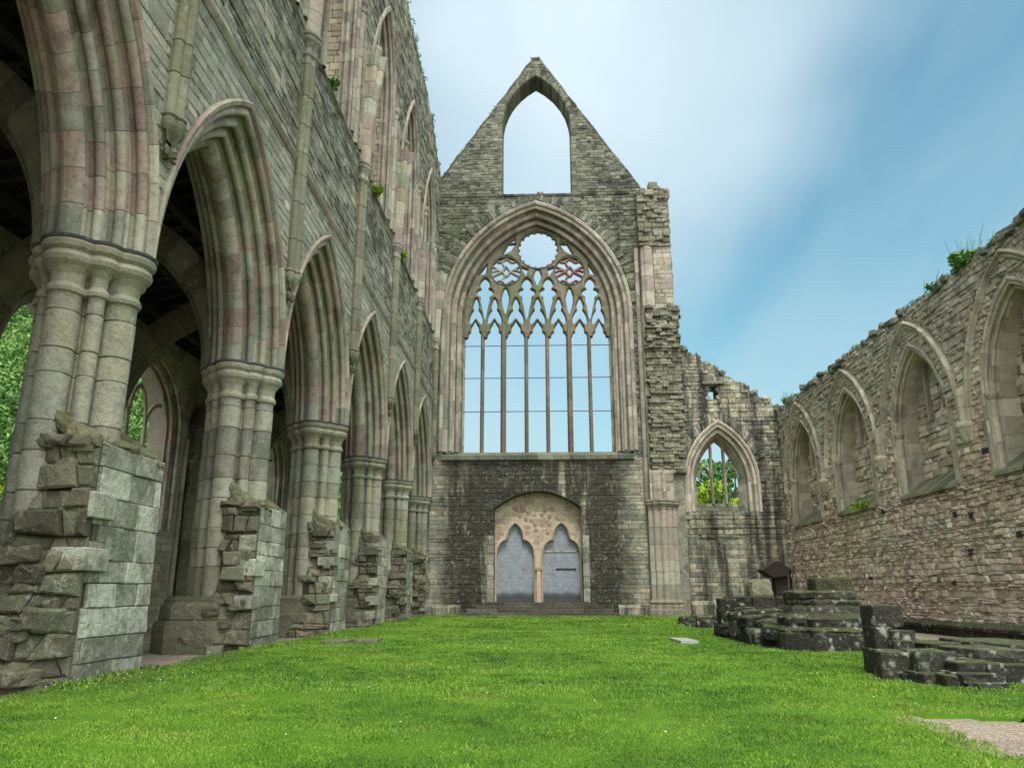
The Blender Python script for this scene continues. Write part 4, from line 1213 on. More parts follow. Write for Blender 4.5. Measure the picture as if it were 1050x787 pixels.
for rr, n_, ph in ((.34, 6, 0.), (.62, 9, .3), (.92, 11, .1)):   # the wheel of pinkish stones between the two heads
    for i in range(n_):
        a = 2 * pi * i / n_ + ph
        u, v = xc + rr * cos(a), 4.55 + rr * sin(a) * .85
        if wt.solid(u, v, .2): stone(mb, PT, [(u + .13 * cos(a + q) * R.uniform(.8, 1.2), v + .12 * sin(a + q) * R.uniform(.8, 1.2)) for q in (.8, 2.3, 3.9, 5.5)], -.02, R.uniform(.012, .035), .012, R.uniform(.55, .95))
obj('tympanum', mb, M_tym, DW)
mb = MB()
for c_ in DC:                                          # moulded rim round each door head
    for s in (-1, 1):
        pts = [(c_ + s * .97, .6), (c_ + s * .97, 2.75)] + [(c_ + s * (.99 - .57 * i / 8), door_hi(c_ + s * (.99 - .57 * i / 8), c_)) for i in range(1, 9)] + [(c_ + s * .42 * (1 - i / 8), door_hi(c_ + s * .42 * (1 - i / 8) * .999, c_)) for i in range(0, 9)]
        rings = []
        for i, p in enumerate(pts):
            a = pts[max(0, i - 1)]; b = pts[min(len(pts) - 1, i + 1)]; l = math.hypot(b[0] - a[0], b[1] - a[1]) or 1
            nx, n2 = -(b[1] - a[1]) / l, (b[0] - a[0]) / l
            rings.append([(p[0] + nx * q, YW + .46 - dq, p[1] + n2 * q) for q, dq in ((.05, -.1), (.05, .03), (0, .055), (-.05, .03), (-.05, -.1))])
        skin(mb, rings, [R.uniform(.3, .8)] * (len(rings) - 1))
# central and side posts
box(mb, xc - .1, xc + .1, YW + .3, YW + .47, .55, 2.1, .4)
box(mb, xc - .16, xc + .16, YW + .27, YW + .47, 2.1, 2.24, .6)
obj('door_frame', mb, M_tym, DW)
for xx in (-2.5, 2.16):
    mb = MB(); masonry(mb, PW, xx - .16, xx + .17, .58, 3.75, None, ch=(.35, .7), cl=(.4, .5), depth=(.04, .06))
    obj('jamb', mb, M_ash, DW)
for ci, c_ in enumerate(DC):
    mb = MB()
    us = sorted(set([c_ - .96 + 1.92 * i / 40 for i in range(41)] + [c_ - .421, c_ - .419, c_ + .419, c_ + .421]))
    f = [(u, YW + .62, door_hi(u, c_) - .01) for u in us]
    V = [(u, YW + .62, .55) for u in us] + f + [(u, YW + .7, .55) for u in us] + [(u, YW + .7, z_) for u, _, z_ in f]
    n = len(us)
    F = [(i, i + 1, n + i + 1, n + i) for i in range(n - 1)] + [(2 * n + i, 3 * n + i, 3 * n + i + 1, 2 * n + i + 1) for i in range(n - 1)]
    mb.add(V, F, .5)
    dr = obj('door', mb, M_door, DW)
    if ci == 1:
        mb = MB()
        box(mb, c_ - .42, c_ + .62, YW + .585, YW + .615, .56, 2.32, .2)
        for i in range(12):
            a = pi * i / 12
        box(mb, c_ - .38, c_ - .34, YW + .57, YW + .584, .6, 2.3, .9)
        wk = obj('wicket_door', mb, M_door, dr)
        mb = MB(); box(mb, c_ - .28, c_ + .72, YW + .56, YW + .584, 2.12, 2.19, .1); obj('rail', mb, M_iron_hole_shade, wk)
        mb = MB(); box(mb, c_ - .95, c_ + .95, YW + .59, YW + .612, 2.98, 3.05, .9)
        obj('ledge', mb, M_ash, dr)
mb = MB()
for i, (x0, x1, yf, z1) in enumerate(((-3.85, 3.6, 37.25, .12), (-3.55, 3.3, 37.62, .27), (-3.2, 2.95, 37.98, .42), (-2.85, 2.6, 38.32, .57))):
    x = x0
    while x < x1 - .1:
        L = min(R.uniform(.8, 1.5), x1 - x)
        if x1 - x - L < .3: L = x1 - x
        rock(mb, (x + L / 2, (yf + 39.0) / 2, z1 / 2 - .06 + i * .003), (L - .008, 39.0 - yf, z1 + .12), 0, 0, .012, bev=.02)
        x += L
obj('steps', mb, M_step, WF)
# broken end of the lost wall: respond shafts, rubble toothing, clean strip, ragged head
WP = obj('wall_stub', (lambda m: (box(m, 5.35, 7.05, YW - .35, YW + 1.4, -.2, 22.0, .3), m)[1])(MB()), M_aisle, WF)
mb = MB()
PSd = lambda u, v, d: (7.05 + d, YW - .35 + u, v)
PFd = lambda u, v, d: (u, YW - .35 - d, v)
masonry(mb, PSd, 0, 1.7, 5.6, 22.1, None, ch=(.14, .3), cl=(.2, .6), depth=(.0, .06))
masonry(mb, PFd, 5.35, 7.05, 18.9, 22.3, None, ch=(.14, .32), cl=(.2, .5), gap=.004, depth=(-.03, .2), bev=.04, wob=.05, slant=.04)
for i in range(16): rock(mb, (R.uniform(5.6, 6.95), YW - R.uniform(-.3, .3), R.uniform(21.9, 22.45)), (R.uniform(.3, .6), R.uniform(.3, .6), R.uniform(.18, .32)), R.uniform(-.3, .3))
rock(mb, (6.3, YW, 22.6), (.5, .6, .5)); rock(mb, (6.95, YW, 22.2), (.5, .5, .5))
obj('ragged_head', mb, M_tooth, WP)
mb = MB()
masonry(mb, PFd, 6.1, 7.05, 15.2, 18.9, None, ch=(.2, .36), cl=(.3, .5), depth=(.0, .02))
cluster(mb, 5.75, YW - .36, [(0, 0, .2), (-.2, .05, .13), (.2, .03, .13)], 13.8, 18.9, 30, (.5, 1.))
cluster(mb, 5.25, YW - .1, [(0, 0, .14)], 5.3, 18.9, 14, (.5, 1.))
obj('shaft_strip', mb, M_pink, WP, smooth=False)
mb = MB()
zz = 6.7
while zz < 15.3:                                      # toothing: thin broken courses sticking out
    h = R.uniform(.09, .24); x = 5.45 + R.uniform(-.05, .15)
    pr_ = .1 + .22 * (.5 + .5 * nz(zz * .7, 2)) + (.2 if zz > 13 else 0)
    while x < 7.1:
        L = R.uniform(.18, .5); q = pr_ * R.uniform(.35, 1.15)
        xe = min(x + L, 7.12 + R.uniform(0, .14))
        rock(mb, ((x + xe) / 2, YW - .35 - q / 2 + .1, zz + h / 2), (xe - x + .02, q + .3, h * R.uniform(.85, 1.0)), R.uniform(-.12, .12), R.uniform(-.04, .04), .07, bev=.12)
        x = xe
    zz += h
for i in range(26): rock(mb, (R.uniform(6.3, 7.2), YW - R.uniform(.3, .6), R.uniform(14.2, 15.5)), (R.uniform(.2, .5), R.uniform(.3, .5), R.uniform(.15, .35)), R.uniform(-.3, .3), R.uniform(-.3, .3))
obj('toothing', mb, M_tooth, WP)
mb = MB()
RC = [(-.6, .05, .1), (-.34, -.1, .13), (0, -.22, .18), (.34, -.1, .13), (.6, .05, .1), (0, .2, .5)]
cluster(mb, 5.9, YW - .45, RC, .75, 5.0, 80, (.5, 1.))
ringstack(mb, 5.9, YW - .45, RC, [(0, 4.9), (.03, 4.95), (.0, 5.0), (.05, 5.12), (.11, 5.18), (.12, 5.24), (.08, 5.28), (.13, 5.33), (.13, 5.4)], 80)
masonry(mb, lambda u, v, d: (u, YW - .62 - d, v), 5.32, 6.5, 5.4, 6.8, None, ch=(.3, .45), cl=(.3, .6), depth=(0, .02))
box(mb, 5.33, 6.49, YW - .615, YW - .2, 5.4, 6.85, .4)
cluster(mb, 5.55, YW - .62, [(0, 0, .12)], 5.42, 6.8, 12)
cluster(mb, 6.0, YW - .62, [(0, 0, .1)], 5.42, 6.8, 12)
ringstack(mb, 5.9, YW - .45, RC, [(.16, -.2), (.16, .25), (.13, .28), (.13, .45), (.06, .5), (.1, .56), (.1, .62), (.03, .68), (.0, .76)], 80)
obj('respond', mb, M_pink, WP, smooth=True)
# moulded foot of the front to both sides of the steps
for a, b in ((-5.3, -3.9), (3.65, 5.2)):
    mb = MB(); string(mb, PW, a, b, .42, [(-.02, -.6), (.16, -.6), (.16, -.08), (.05, .04), (-.02, .06)], .7)
    obj('foot_moulding', mb, M_aisle, WF)

# ------------------------------------------------------------------ END WALL OF THE RIGHT AISLE
XS = 12.0
EW = thing('aisle_end_wall', 'lower end wall with sloping top and small mullioned window right of the tall front', 'wall', (9.5, YW, 0))
etop = lambda u: 13.55 - (u - 7.05) * (13.55 - 10.1) / 5.0 + .14 * nz(u * 3.) + .1 * nz(u * 8, 2)
we = Wall(PW, 7.05, XS + .9, 1.2, lambda u: -.3, etop)
EA = Arch(8.98, 6.35, 1.72, 2.95)
we.hole(EA.u0 - 1.72, EA.u0 + 1.72, 4.9, lambda u: EA.hi(u))
we.hole(8.6, 9.12, 10.55, lambda u: 11.25)
we.hole(11.86, 11.99, .75, lambda u: 2.1)
mb = MB(); we.build(mb, tint=.02)
masonry(mb, PW, 7.05, XS, 3.6, 13.7, lambda u, v: we.solid(u, v, .05), ch=(.14, .3), cl=(.2, .55), depth=(.004, .06), wob=.03, bev=.02)
masonry(mb, PW, 7.05, XS, -.2, 3.6, lambda u, v: we.solid(u, v, .03), ch=(.14, .26), cl=(.3, .7), depth=(.003, .02))
ring_stones(mb, EA, PW, .2, .6, .16, (.05, .1), .1)
for i in range(50):
    u = R.uniform(7.1, XS); rock(mb, (u, YW + R.uniform(.1, .5), etop(u)), (R.uniform(.2, .45), R.uniform(.3, .6), R.uniform(.12, .25)), R.uniform(-.3, .3), -.5 * -1)
obj('wall_face', mb, M_aisle, EW)
P_ew = moulding([(.24, .2), (.2, .28)], .1, .16)
r, d = P_ew[-1]; P_ew += [(r - .2, d - .45), (r - .2, -1.19)]
mb = MB(); arch_sweep(mb, EA, P_ew, PW, 1.5, .4, erode=.005, split=splits(P_ew))
ewn = obj('window', mb, M_dress, EW, smooth=True)
mb = MB()
V = [PW(7.5, 4.55, .03), PW(10.5, 4.55, .03), PW(10.5, 5.35, -.8), PW(7.5, 5.35, -.8), PW(10.5, 5.35, -1.2), PW(7.5, 5.35, -1.2)]
mb.add(V, [(0, 1, 2, 3), (3, 2, 4, 5)], .3)
masonry(mb, lambda u, v, d: (u, YW - .03 + .83 * v - d * .7, 4.55 + .8 * v + d * .7), 7.4, 10.6, 0, 1, None, ch=(.2, .3), cl=(.25, .5), depth=(.005, .03))
obj('sill', mb, M_west_hi, ewn)
# two mullions and their heads, placed in the plane of the opening
YT = YW + .75
for px in (729.6, 743.2):
    mb = MB(); x = on(px, 490)[0]
    sgn = -1 if px < 736 else 1
    bar(mb, [(x, 5.3), (x, 6.9)], .15, .16); bar(mb, [(x, 6.91), (x + sgn * -.02, 8.1), (x + sgn * .02, 8.5)], .15, .16, .004)
    tm = curve([(x, 6.9), (x + sgn * .22, 7.1), (x + sgn * .42, 6.95), (x + sgn * .62, 6.7)], 5)
    tm2 = curve([(x + sgn * .02, 6.6), (x + sgn * .12, 6.95), (x + sgn * .34, 7.2), (x + sgn * .45, 7.12)], 5)
    bar(mb, tm2, .1, .12, .008); bar(mb, curve([(x + sgn * .40, 7.2), (x + sgn * .58, 6.95), (x + sgn * .66, 6.6)], 5), .1, .12, .011)
    obj('mullion', mb, M_pink, ewn)
mb = MB()
for a, b in ((-1, 1), (1, -1)):
    x = 8.86 + a * .28
    rock(mb, (x, YW + .3, 11.12), (.26, .6, .3), 0, a * -.7, .05, bev=.1); rock(mb, (x, YW + .3, 10.66), (.22, .6, .26), 0, a * .7, .05, bev=.1)
rock(mb, (8.86, YW - .02, 11.4), (1.1, .3, .16), 0, 0, .05)
obj('vent_surround', mb, M_wall, EW)
mb = MB(); string(mb, PW, 7.1, 11.8, .62, [(-.02, -.9), (.3, -.9), (.3, -.15), (.12, .02), (-.02, .05)], .8)
obj('bench_course', mb, M_aisle, EW)
mb = MB(); string(mb, PW, 7.3, 11.4, 4.1, [(-.02, -.06), (.05, -.06), (.09, .02), (-.02, .08)], .7)
obj('string_course', mb, M_aisle, EW)

# ------------------------------------------------------------------ RIGHT WALL
PR_ = lambda u, v, d: (XS - d, u, v)
SW = thing('side_wall', 'long tan rubble wall with blocked pointed windows and weeds along its top', 'wall', (XS, 25, 0))
stop_ = lambda u: 9.95 + .16 * nz(u * 1.2) + .12 * nz(u * 4, 2)
wsl = Wall(PR_, 9, YW, 1.7, lambda u: -.4, stop_)
SB = [35.55, 29.95, 24.4, 18.85, 13.25]
win = [Arch(b, 6.0, 1.8, 2.75) for b in SB]
for A in win: wsl.hole(A.u0 - 1.8, A.u0 + 1.8, 4.05, (lambda u, A=A: A.hi(u)), .92)
mb = MB(); wsl.build(mb, tint=.2)
rib = [Arch(b, 5.75, 2.5, 3.75) for b in SB]
inside = lambda u, v: any(abs(u - a.u0) < a.w + .14 and a.hi(u, -.02) - .02 < v < a.hi(u, .17) for a in rib) and v > 5.5
masonry(mb, PR_, 14, YW, -.3, 3.95, lambda u, v: wsl.solid(u, v, .03), ch=(.07, .19), cl=(.08, .32), gap=.006, depth=(.0, .08), wob=.06, slant=.05, bev=.022)
masonry(mb, PR_, 14, YW, 3.95, 10.1, lambda u, v: wsl.solid(u, v, .2) and not inside(u, v), ch=(.07, .2), cl=(.1, .36), gap=.006, depth=(.0, .07), wob=.05, slant=.04, bev=.02)
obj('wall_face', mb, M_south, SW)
mb = MB()
for i in range(240):
    u = R.uniform(14, YW); rock(mb, (XS + R.uniform(-.02, .5), u, stop_(u) + R.uniform(-.12, .06)), (R.uniform(.2, .5), R.uniform(.2, .5), R.uniform(.12, .25)), R.uniform(-.4, .4), R.uniform(-.2, .2))
obj('ragged_top', mb, M_west_hi, SW)
P_sw = moulding([(.13, .12), (.1, .16)], .05, .1)
r, d = P_sw[-1]; P_sw += [(r, d - .1), (r, -.9)]
P_srib = [(.12, -.03), (.12, .08), (.09, .13), (.05, .14), (.02, .11), (.0, .05), (-.04, .05), (-.07, .08), (-.1, .06), (-.12, .02), (-.13, -.03)]
for A, B_ in zip(win, rib):
    if A.u0 < 14: continue
    mb = MB(); arch_sweep(mb, A, P_sw, PR_, 1.95, .4, erode=.006, split=splits(P_sw))
    for s in (-1, 1):
        cluster(mb, XS + .1, A.u0 + s * 1.66, [(0, 0, .09)], 4.1, 6.1, 12, (.5, .8))
        ringstack(mb, XS + .1, A.u0 + s * 1.66, [(0, 0, .09)], [(0, 6.0), (.04, 6.06), (.07, 6.15), (.07, 6.2), (.02, 6.24)], 12)
    wn_ = obj('blocked_window', mb, M_dress, SW, smooth=True)
    mb = MB()
    PB = lambda u, v, d: (XS + .76 - d, u, v)
    ok = lambda u, v, A=A: abs(u - A.u0) < 1.78 and v < A.hi(u) - .04
    masonry(mb, PB, A.u0 - 1.78, A.u0 + 1.78, 4.2, 8.6, ok, ch=(.14, .28), cl=(.2, .55), gap=.006, depth=(.0, .07), wob=.03, bev=.02)
    mb.add([PB(A.u0 - 1.8, 4.1, -.03), PB(A.u0 + 1.8, 4.1, -.03), PB(A.u0 + 1.8, 6.0, -.03), PB(A.u0 - 1.8, 6.0, -.03)], [(0, 1, 2, 3)], .3)
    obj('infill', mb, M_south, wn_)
    mb = MB()
    for i in range(6):
        u0 = A.u0 - 1.8 + 3.6 * i / 6; u1 = u0 + 3.6 / 6 - .01
        j = R.uniform(-.03, .03)
        V = [PR_(u0, 3.9, -.02), PR_(u1, 3.9, -.02), PR_(u1, 3.98, .12 + j), PR_(u0, 3.98, .12 + j), PR_(u1, 4.08, .1 + j), PR_(u0, 4.08, .1 + j), PR_(u1, 4.7 + j, -.78), PR_(u0, 4.7 + j, -.78)]
        mb.add(V, [(0, 1, 2, 3), (3, 2, 4, 5), (5, 4, 6, 7), (0, 3, 5, 7), (1, 6, 4, 2)], R.random())
    obj('sill', mb, M_tooth, wn_)
    mb = MB()                                          # stump of the lost tracery against the head
    for du in (-.5, .5):
        q = .66
        rs = [[(XS + q + a, A.u0 + du + b, z_) for a, b in ((-.07, -.06), (-.12, 0), (-.07, .06), (.1, .06), (.1, -.06))] for z_ in (6.3 + R.uniform(0, .7), A.hi(A.u0 + du) - .02)]
        skin(mb, rs, [R.random()], True)
    obj('tracery_stump', mb, M_pink, wn_)
    mb = MB(); arch_sweep(mb, B_, P_srib, PR_, 0.12, .42, erode=.008, split=splits(P_srib))
    obj('wall_rib', mb, M_dress, SW, smooth=True)
for a in SB[:-1]:
    u = a - 2.75
    mb = MB(); ringstack(mb, XS - .05, u, [(0, .14, .13), (0, -.14, .13), (-.06, 0, .15)], [(-.1, 5.05), (-.06, 5.1), (-.02, 5.25), (.03, 5.38), (.05, 5.44), (.08, 5.5), (.08, 5.58), (.02, 5.63)], 30)
    cluster(mb, XS - .03, u, [(0, .14, .11), (0, -.14, .11), (-.05, 0, .14)], 5.6, 6.6, 30, (.3, .5))
    obj('corbel', mb, M_dress, SW, smooth=True)
mb = MB()
hol = 0
for i in range(15):
    u = R.uniform(19, 38); v = R.choice((2.3, 3.1, 1.4, 3.7, 4.9)) + R.uniform(-.2, .2)
    if not wsl.solid(u, v, .2): continue
    mb = MB(); box(mb, XS - .083, XS + .05, u - .09, u + .09, v - .08, v + .08, 0); obj('putlog_shade_block', mb, M_iron_hole_shade, SW)  # no recess: a dark block gives the hole its shade
mb = MB(); string(mb, PR_, 14, YW - .1, .12, [(-.02, -.5), (.2, -.5), (.2, -.14), (.3, -.08), (.32, .0), (.24, .06), (-.02, .12)], .9)
obj('foot_moulding', mb, M_black, SW)

# ------------------------------------------------------------------ REMAINS ON THE LAWN
def octa(mb, cx, cy, lev, rot=0.):
    q = lambda e, z: [(cx + e * (a * cos(rot) - b * sin(rot)), cy + e * (a * sin(rot) + b * cos(rot)), z) for a, b in ((1, -.5), (1, .5), (.5, 1), (-.5, 1), (-1, .5), (-1, -.5), (-.5, -1), (.5, -1))]
    t = R.random()
    for (e0, z0), (e1, z1) in zip(lev[:-1], lev[1:]):
        a, b = q(e0, z0), q(e1, z1)
        # subdivide each side and wear it a little
        A_, B_ = [], []
        for i in range(8):
            for k in range(9):
                s = k / 9
                pa = [a[i][m] * (1 - s) + a[(i + 1) % 8][m] * s for m in range(3)]; pb = [b[i][m] * (1 - s) + b[(i + 1) % 8][m] * s for m in range(3)]
                for p in (pa, pb):
                    w_ = .045 * nz(p[0] * 4, p[1] * 4, p[2] * 4) + .03 * nz(p[0] * 11, p[1] * 11, p[2] * 11)
                    p[0] += w_; p[1] += w_; p[2] += .5 * w_
                A_.append(tuple(pa)); B_.append(tuple(pb))
        skin(mb, [A_, B_], [t], True)
    o = len(mb.v); mb.v.extend(B_); mb.f.append([o + i for i in range(len(B_))]); mb.t.append(t)
def at(px, py, y):
    u = (px - 525) / 791.06; t = (393.5 - py) / 791.06; th, ya = .2642, .0375
    yy = cos(th) - t * sin(th); zz_ = sin(th) + t * cos(th)
    a = u * cos(ya) - yy * sin(ya); b = u * sin(ya) + yy * cos(ya)
    return a * y / b, y, zz_ * y / b + H
def blk(mb, px0, py0, px1, py1, y, dep, jit=.07, rot=0., tint=None, bev=.09, tilt=0.):
    a = at(px0, py1, y); b = at(px1, py0, y)
    rock(mb, ((a[0] + b[0]) / 2, y + dep / 2, (a[2] + b[2]) / 2), (b[0] - a[0], dep, b[2] - a[2]), rot, tilt, jit, tint, bev)
cx1 = at(846, 660, 15.62)[0]
PB1 = thing('octagonal_ruin', 'large black moulded octagonal pier base with worn drum on the lawn', 'stone base', (cx1, 15.62, 0))
mb = MB(); octa(mb, cx1, 15.62, [(.86, -.15), (.86, .3), (.84, .33), (.85, .36), (.8, .4), (.75, .42), (.76, .5), (.72, .52)])
obj('plinth', mb, M_black, PB1)
mb = MB(); octa(mb, cx1, 15.62, [(.75, .505), (.76, .56), (.66, .66), (.64, .74), (.6, .80), (.62, .83), (.62, .87), (.56, .90)])
obj('base_moulding', mb, M_black, PB1)
mb = MB(); octa(mb, cx1 - .02, 15.65, [(.58, .895), (.6, .93), (.6, 1.03), (.57, 1.06)], .06)
obj('top_course', mb, M_black, PB1)
mb = MB(); blk(mb, 837, 592, 859, 612, 15.35, .5, .12, .04, None, .14); blk(mb, 857, 591, 875, 612, 15.38, .5, .12, -.03, None, .16)
obj('drum', mb, stone_mat('mossy_drum', [(.035, .033, .025), (.07, .066, .035), (.10, .09, .045)], dark=.6, lichen=.5, moss=.6, algae=.5), PB1)
PB2 = thing('pier_remnant', 'dark ragged remnant of a pier in low lichened courses behind the octagonal base', 'ruin', (5.2, 20.5, 0))
mb = MB()
for c_, n_, z0 in (((4.75, 20.2), 5, 0), ):
    pass
zz = -.1
for j, (h, x0, x1, y0) in enumerate(((.42, 4.35, 6.25, 19.7), (.34, 4.5, 6.2, 19.8), (.3, 4.75, 6.1, 19.95))):
    x = x0
    while x < x1 - .1:
        L = min(R.uniform(.35, .7), x1 - x)
        rock(mb, (x + L / 2, y0 + .55 + R.uniform(-.06, .06), zz + h / 2), (L + .02, 1.2, h), R.uniform(-.06, .06), R.uniform(-.04, .04), .08, bev=.08)
        x += L
    zz += h * .97
for i in range(34): rock(mb, (R.uniform(4.42, 4.9), R.uniform(15.9, 19.6), R.uniform(-.1, .3)), (R.uniform(.3, .6), R.uniform(.4, .8), R.uniform(.25, .5)), R.uniform(-.3, .3), R.uniform(-.15, .15))
for i in range(12): rock(mb, (R.uniform(4.5, 5.0), R.uniform(17.2, 19.6), R.uniform(.3, .55)), (R.uniform(.3, .6), R.uniform(.4, .8), R.uniform(.2, .3)), R.uniform(-.3, .3), R.uniform(-.1, .1))
obj('courses', mb, M_black, PB2)
mb = MB()
rock(mb, (4.47, 19.62, .4), (.4, .4, 1.0), .05, .02, .05, bev=.06)
obj('corner_block', mb, M_black, PB2)
LW = thing('low_wall', 'low black wall of tumbled blocks beside the gravel path', 'ruin', (5.2, 10, 0))
mb = MB()
for p in ((915, 668, 948, 705, 10.2, .7, .06, -.25), (946, 668, 984, 693, 9.9, .7, .06, -.1), (946, 690, 975, 706, 9.75, .6, .06, .1), (972, 692, 990, 708, 9.5, .6, .08, 0.),
          (982, 678, 1022, 692, 9.6, .8, .08, 0), (984, 690, 1020, 701, 9.45, .7, .1, .1), (1016, 679, 1030, 703, 9.55, .6, .07, 0), (1000, 700, 1034, 709, 9.3, .6, .1, .1),
          (1026, 680, 1075, 704, 9.9, .8, .05, 0), (1004, 666, 1062, 681, 10., 1., .06, .03), (980, 671, 1006, 680, 10.3, .6, .1, .2), (952, 659, 1000, 669, 11.4, .8, .1, .1), (996, 657, 1064, 668, 11.2, .9, .08, 0.),
          (1040, 661, 1080, 683, 10.6, .8, .07, 0), (925, 690, 948, 703, 10.1, .5, .1, .2), (1064, 672, 1110, 704, 10, 1, .06, 0)):
    blk(mb, *p)
obj('blocks', mb, M_black, LW)
mb = MB(); blk(mb, 770, 594, 792, 615, 19.9, .5, .2, .15, None, .24, .08)
g = obj('boulder', mb, stone_mat('pale_mossy_boulder', [(.16, .155, .085), (.25, .24, .16)], dark=.4, lichen=.5, moss=.8, algae=.6), loc=(5.33, 19.9, 1.0))
tag(g, 'pale mossy boulder lying on the ragged pier remnant', 'boulder')
PO = thing('wooden_post', 'dark brown post with wide pitched cap standing behind the stones', 'post', (6.0, 21.9, 0))
a_, b_ = at(793, 590, 21.9), at(806, 590, 21.9)
mb = MB(); box(mb, a_[0], b_[0], 21.75, 22.1, -.1, a_[2], .5, .01); obj('shaft', mb, M_post, PO)
mb = MB(); fr = [at(px, py, 21.7) for px, py in ((781, 584), (792, 592), (807, 590), (810, 583), (798, 575), (795, 575))]
V = [(p[0], 21.62, p[2]) for p in fr] + [(p[0], 22.25, p[2]) for p in fr]
mb.add(V, [tuple(range(6)), tuple(range(11, 5, -1))] + [(i, (i + 1) % 6, 6 + (i + 1) % 6, 6 + i) for i in range(6)], .5)
obj('cap', mb, M_post, PO)
ST = thing('stacked_blocks', 'upright stack of three dark blocks at the end of the low wall', 'ruin', (4.55, 10.8, 0))
mb = MB()
for p in ((896, 620, 925, 643, 10.9, .42, .05, .03), (899, 642, 917, 667, 10.85, .42, .05, 0), (900, 665, 920, 692, 10.8, .45, .07, -.05), (914, 646, 938, 658, 10.75, .4, .07, .05), (917, 656, 938, 668, 10.7, .4, .07, 0)):
    blk(mb, *p)
obj('blocks', mb, M_black, ST)
FR = thing('rubble_footing', 'far low line of dark rubble at the foot of the aisle end wall', 'ruin', (5.5, 27, 0))
mb = MB()
for i in range(46):
    y = R.uniform(24.6, 28.2)
    rock(mb, (R.uniform(4.75, 7.6), y, R.uniform(-.05, .18) + .25 * (R.random() ** 3)), (R.uniform(.35, .8), R.uniform(.4, .8), R.uniform(.2, .36)), R.uniform(-.3, .3), R.uniform(-.1, .1))
obj('stones', mb, M_black, FR)
for nm, cx_, cy_, sx_, sy_, lb in (('stone_slab', 3.05, 17.7, .38, 1.2, 'pale grey flat slab set in the grass before the rubble'), ('stone_slab', -4.35, 17.1, .55, .9, 'dark flat slab in the grass nearest the second pier'), ('stone_slab', -3.78, 17.5, .5, .9, 'flat brown mossy slab lying beside the dark slab')):
    mb = MB(); rock(mb, (0, 0, .0), (sx_, sy_, .12), .05, 0, .02, bev=.03, tint=.95 if cx_ > 0 else .1)
    g = obj(nm, mb, M_toe if cx_ > 0 else M_rub); g.location = (cx_, cy_, .0); tag(g, lb, 'slab')

# ------------------------------------------------------------------ PLANTS
def leaves(centers, n, size, flat=1.):
    """n leaf quads spread through blobs (x, y, z, r)"""
    C = np.array(centers, float); w_ = C[:, 3] ** 2; k = NR.choice(len(C), n, p=w_ / w_.sum())
    d = NR.normal(size=(n, 3)); d /= np.linalg.norm(d, axis=1)[:, None]
    rr = NR.uniform(.45, 1.05, n) ** .6
    p = C[k, :3] + d * (C[k, 3] * rr)[:, None] * np.array([1, 1, .8 * flat])
    a = NR.normal(size=(n, 3)) + d * .4; a /= np.linalg.norm(a, axis=1)[:, None]
    b = np.cross(a, NR.normal(size=(n, 3))); b /= np.linalg.norm(b, axis=1)[:, None]; c = np.cross(a, b)
    s = size * NR.uniform(.6, 1.3, n)[:, None]
    V = np.stack([p - b * s, p - c * s * .55, p + b * s, p + c * s * .55], 1).reshape(-1, 3)
    bt = NR.uniform(-.2, .2, len(C))
    return V, np.arange(n)[:, None] * 4 + np.array([[0, 1, 2, 3]]), np.clip(NR.uniform(.15, .85, n) + bt[k], 0, 1)
def tuft(name, label, cat, c, r, n, size, mat, stalks=0, group=None):
    cs = [(R.gauss(0, r * .3), R.gauss(0, r * .5), abs(R.gauss(0, r * .2)), r * R.uniform(.4, .6)) for _ in range(8)]
    V, F, T = leaves(cs, n, size)
    for i in range(stalks):
        x, y, h = R.gauss(0, r * .5), R.gauss(0, r * .9), R.uniform(.7, 1.7) * r; ax_, ay_ = R.gauss(0, .25), R.gauss(0, .25)
        q = np.array([[x - .008, y, 0], [x + .008, y, 0], [x + ax_ * h, y + ay_ * h, h], [x + ax_ * h - .015, y + ay_ * h, h]])
        F = np.concatenate([F, [[len(V), len(V) + 1, len(V) + 2, len(V) + 3]]]); V = np.concatenate([V, q]); T = np.append(T, .4)
    o = np_obj(name, V, F, T, mat); o.location = c; tag(o, label, cat, group); return o
tuft('wall_weeds', 'tall green weeds growing on the right wall above its nearest arch', 'plant', (11.95, 20.4, 10.0), .42, 420, .075, M_leaf, 22)
tuft('wall_weeds', 'small weed tuft on the right wall top beyond the tallest weeds', 'plant', (12.0, 22.4, 10.0), .22, 130, .06, M_leaf, 6)
tuft('wall_weeds', 'sparse weed on the wall top near the inner corner', 'plant', (12.1, 37.2, 10.1), .28, 110, .08, M_leaf, 12)
tuft('moss_cushion', 'bright green moss hanging on a window sill of the right wall', 'moss', (11.88, 29.2, 4.12), .36, 420, .05, M_leaf_yel)
tuft('fern', 'green fern rooted on the arcade wall ledge beside the second shaft', 'plant', (-5.38, 22.6, 13.75), .3, 320, .07, M_leaf_yel)
tuft('fern', 'smaller fern farther along the arcade wall ledge', 'plant', (-5.38, 27.6, 13.7), .3, 260, .07, M_leaf_yel)
tuft('weed', 'little weed high on the arcade wall ledge nearest the viewer', 'plant', (-5.38, 17.4, 13.9), .24, 200, .06, M_leaf)
cs = []
for i in range(170):
    u = R.uniform(15, 38.4); cs.append((XS + R.uniform(-.04, .3), u, stop_(u) + R.uniform(-.02, .1), R.uniform(.05, .15)))
V, F, T = leaves(cs, 6500, .028); g = np_obj('wall_top_moss', V, F, T, M_leaf); kind(g, 'stuff')
cs = []
for i in range(90):
    u = R.uniform(16, 38.4); cs.append((XW + R.uniform(-.3, .06), u, ltop(u) + R.uniform(-.05, .1), R.uniform(.06, .2)))
for i in range(60):
    u = R.uniform(-5.3, 5.5); cs.append((u, YW + R.uniform(.0, .4), gtop(u) + .0, R.uniform(.04, .1)))
V, F, T = leaves(cs, 5000, .035); g = np_obj('high_wall_moss', V, F, T, M_leaf); kind(g, 'stuff')
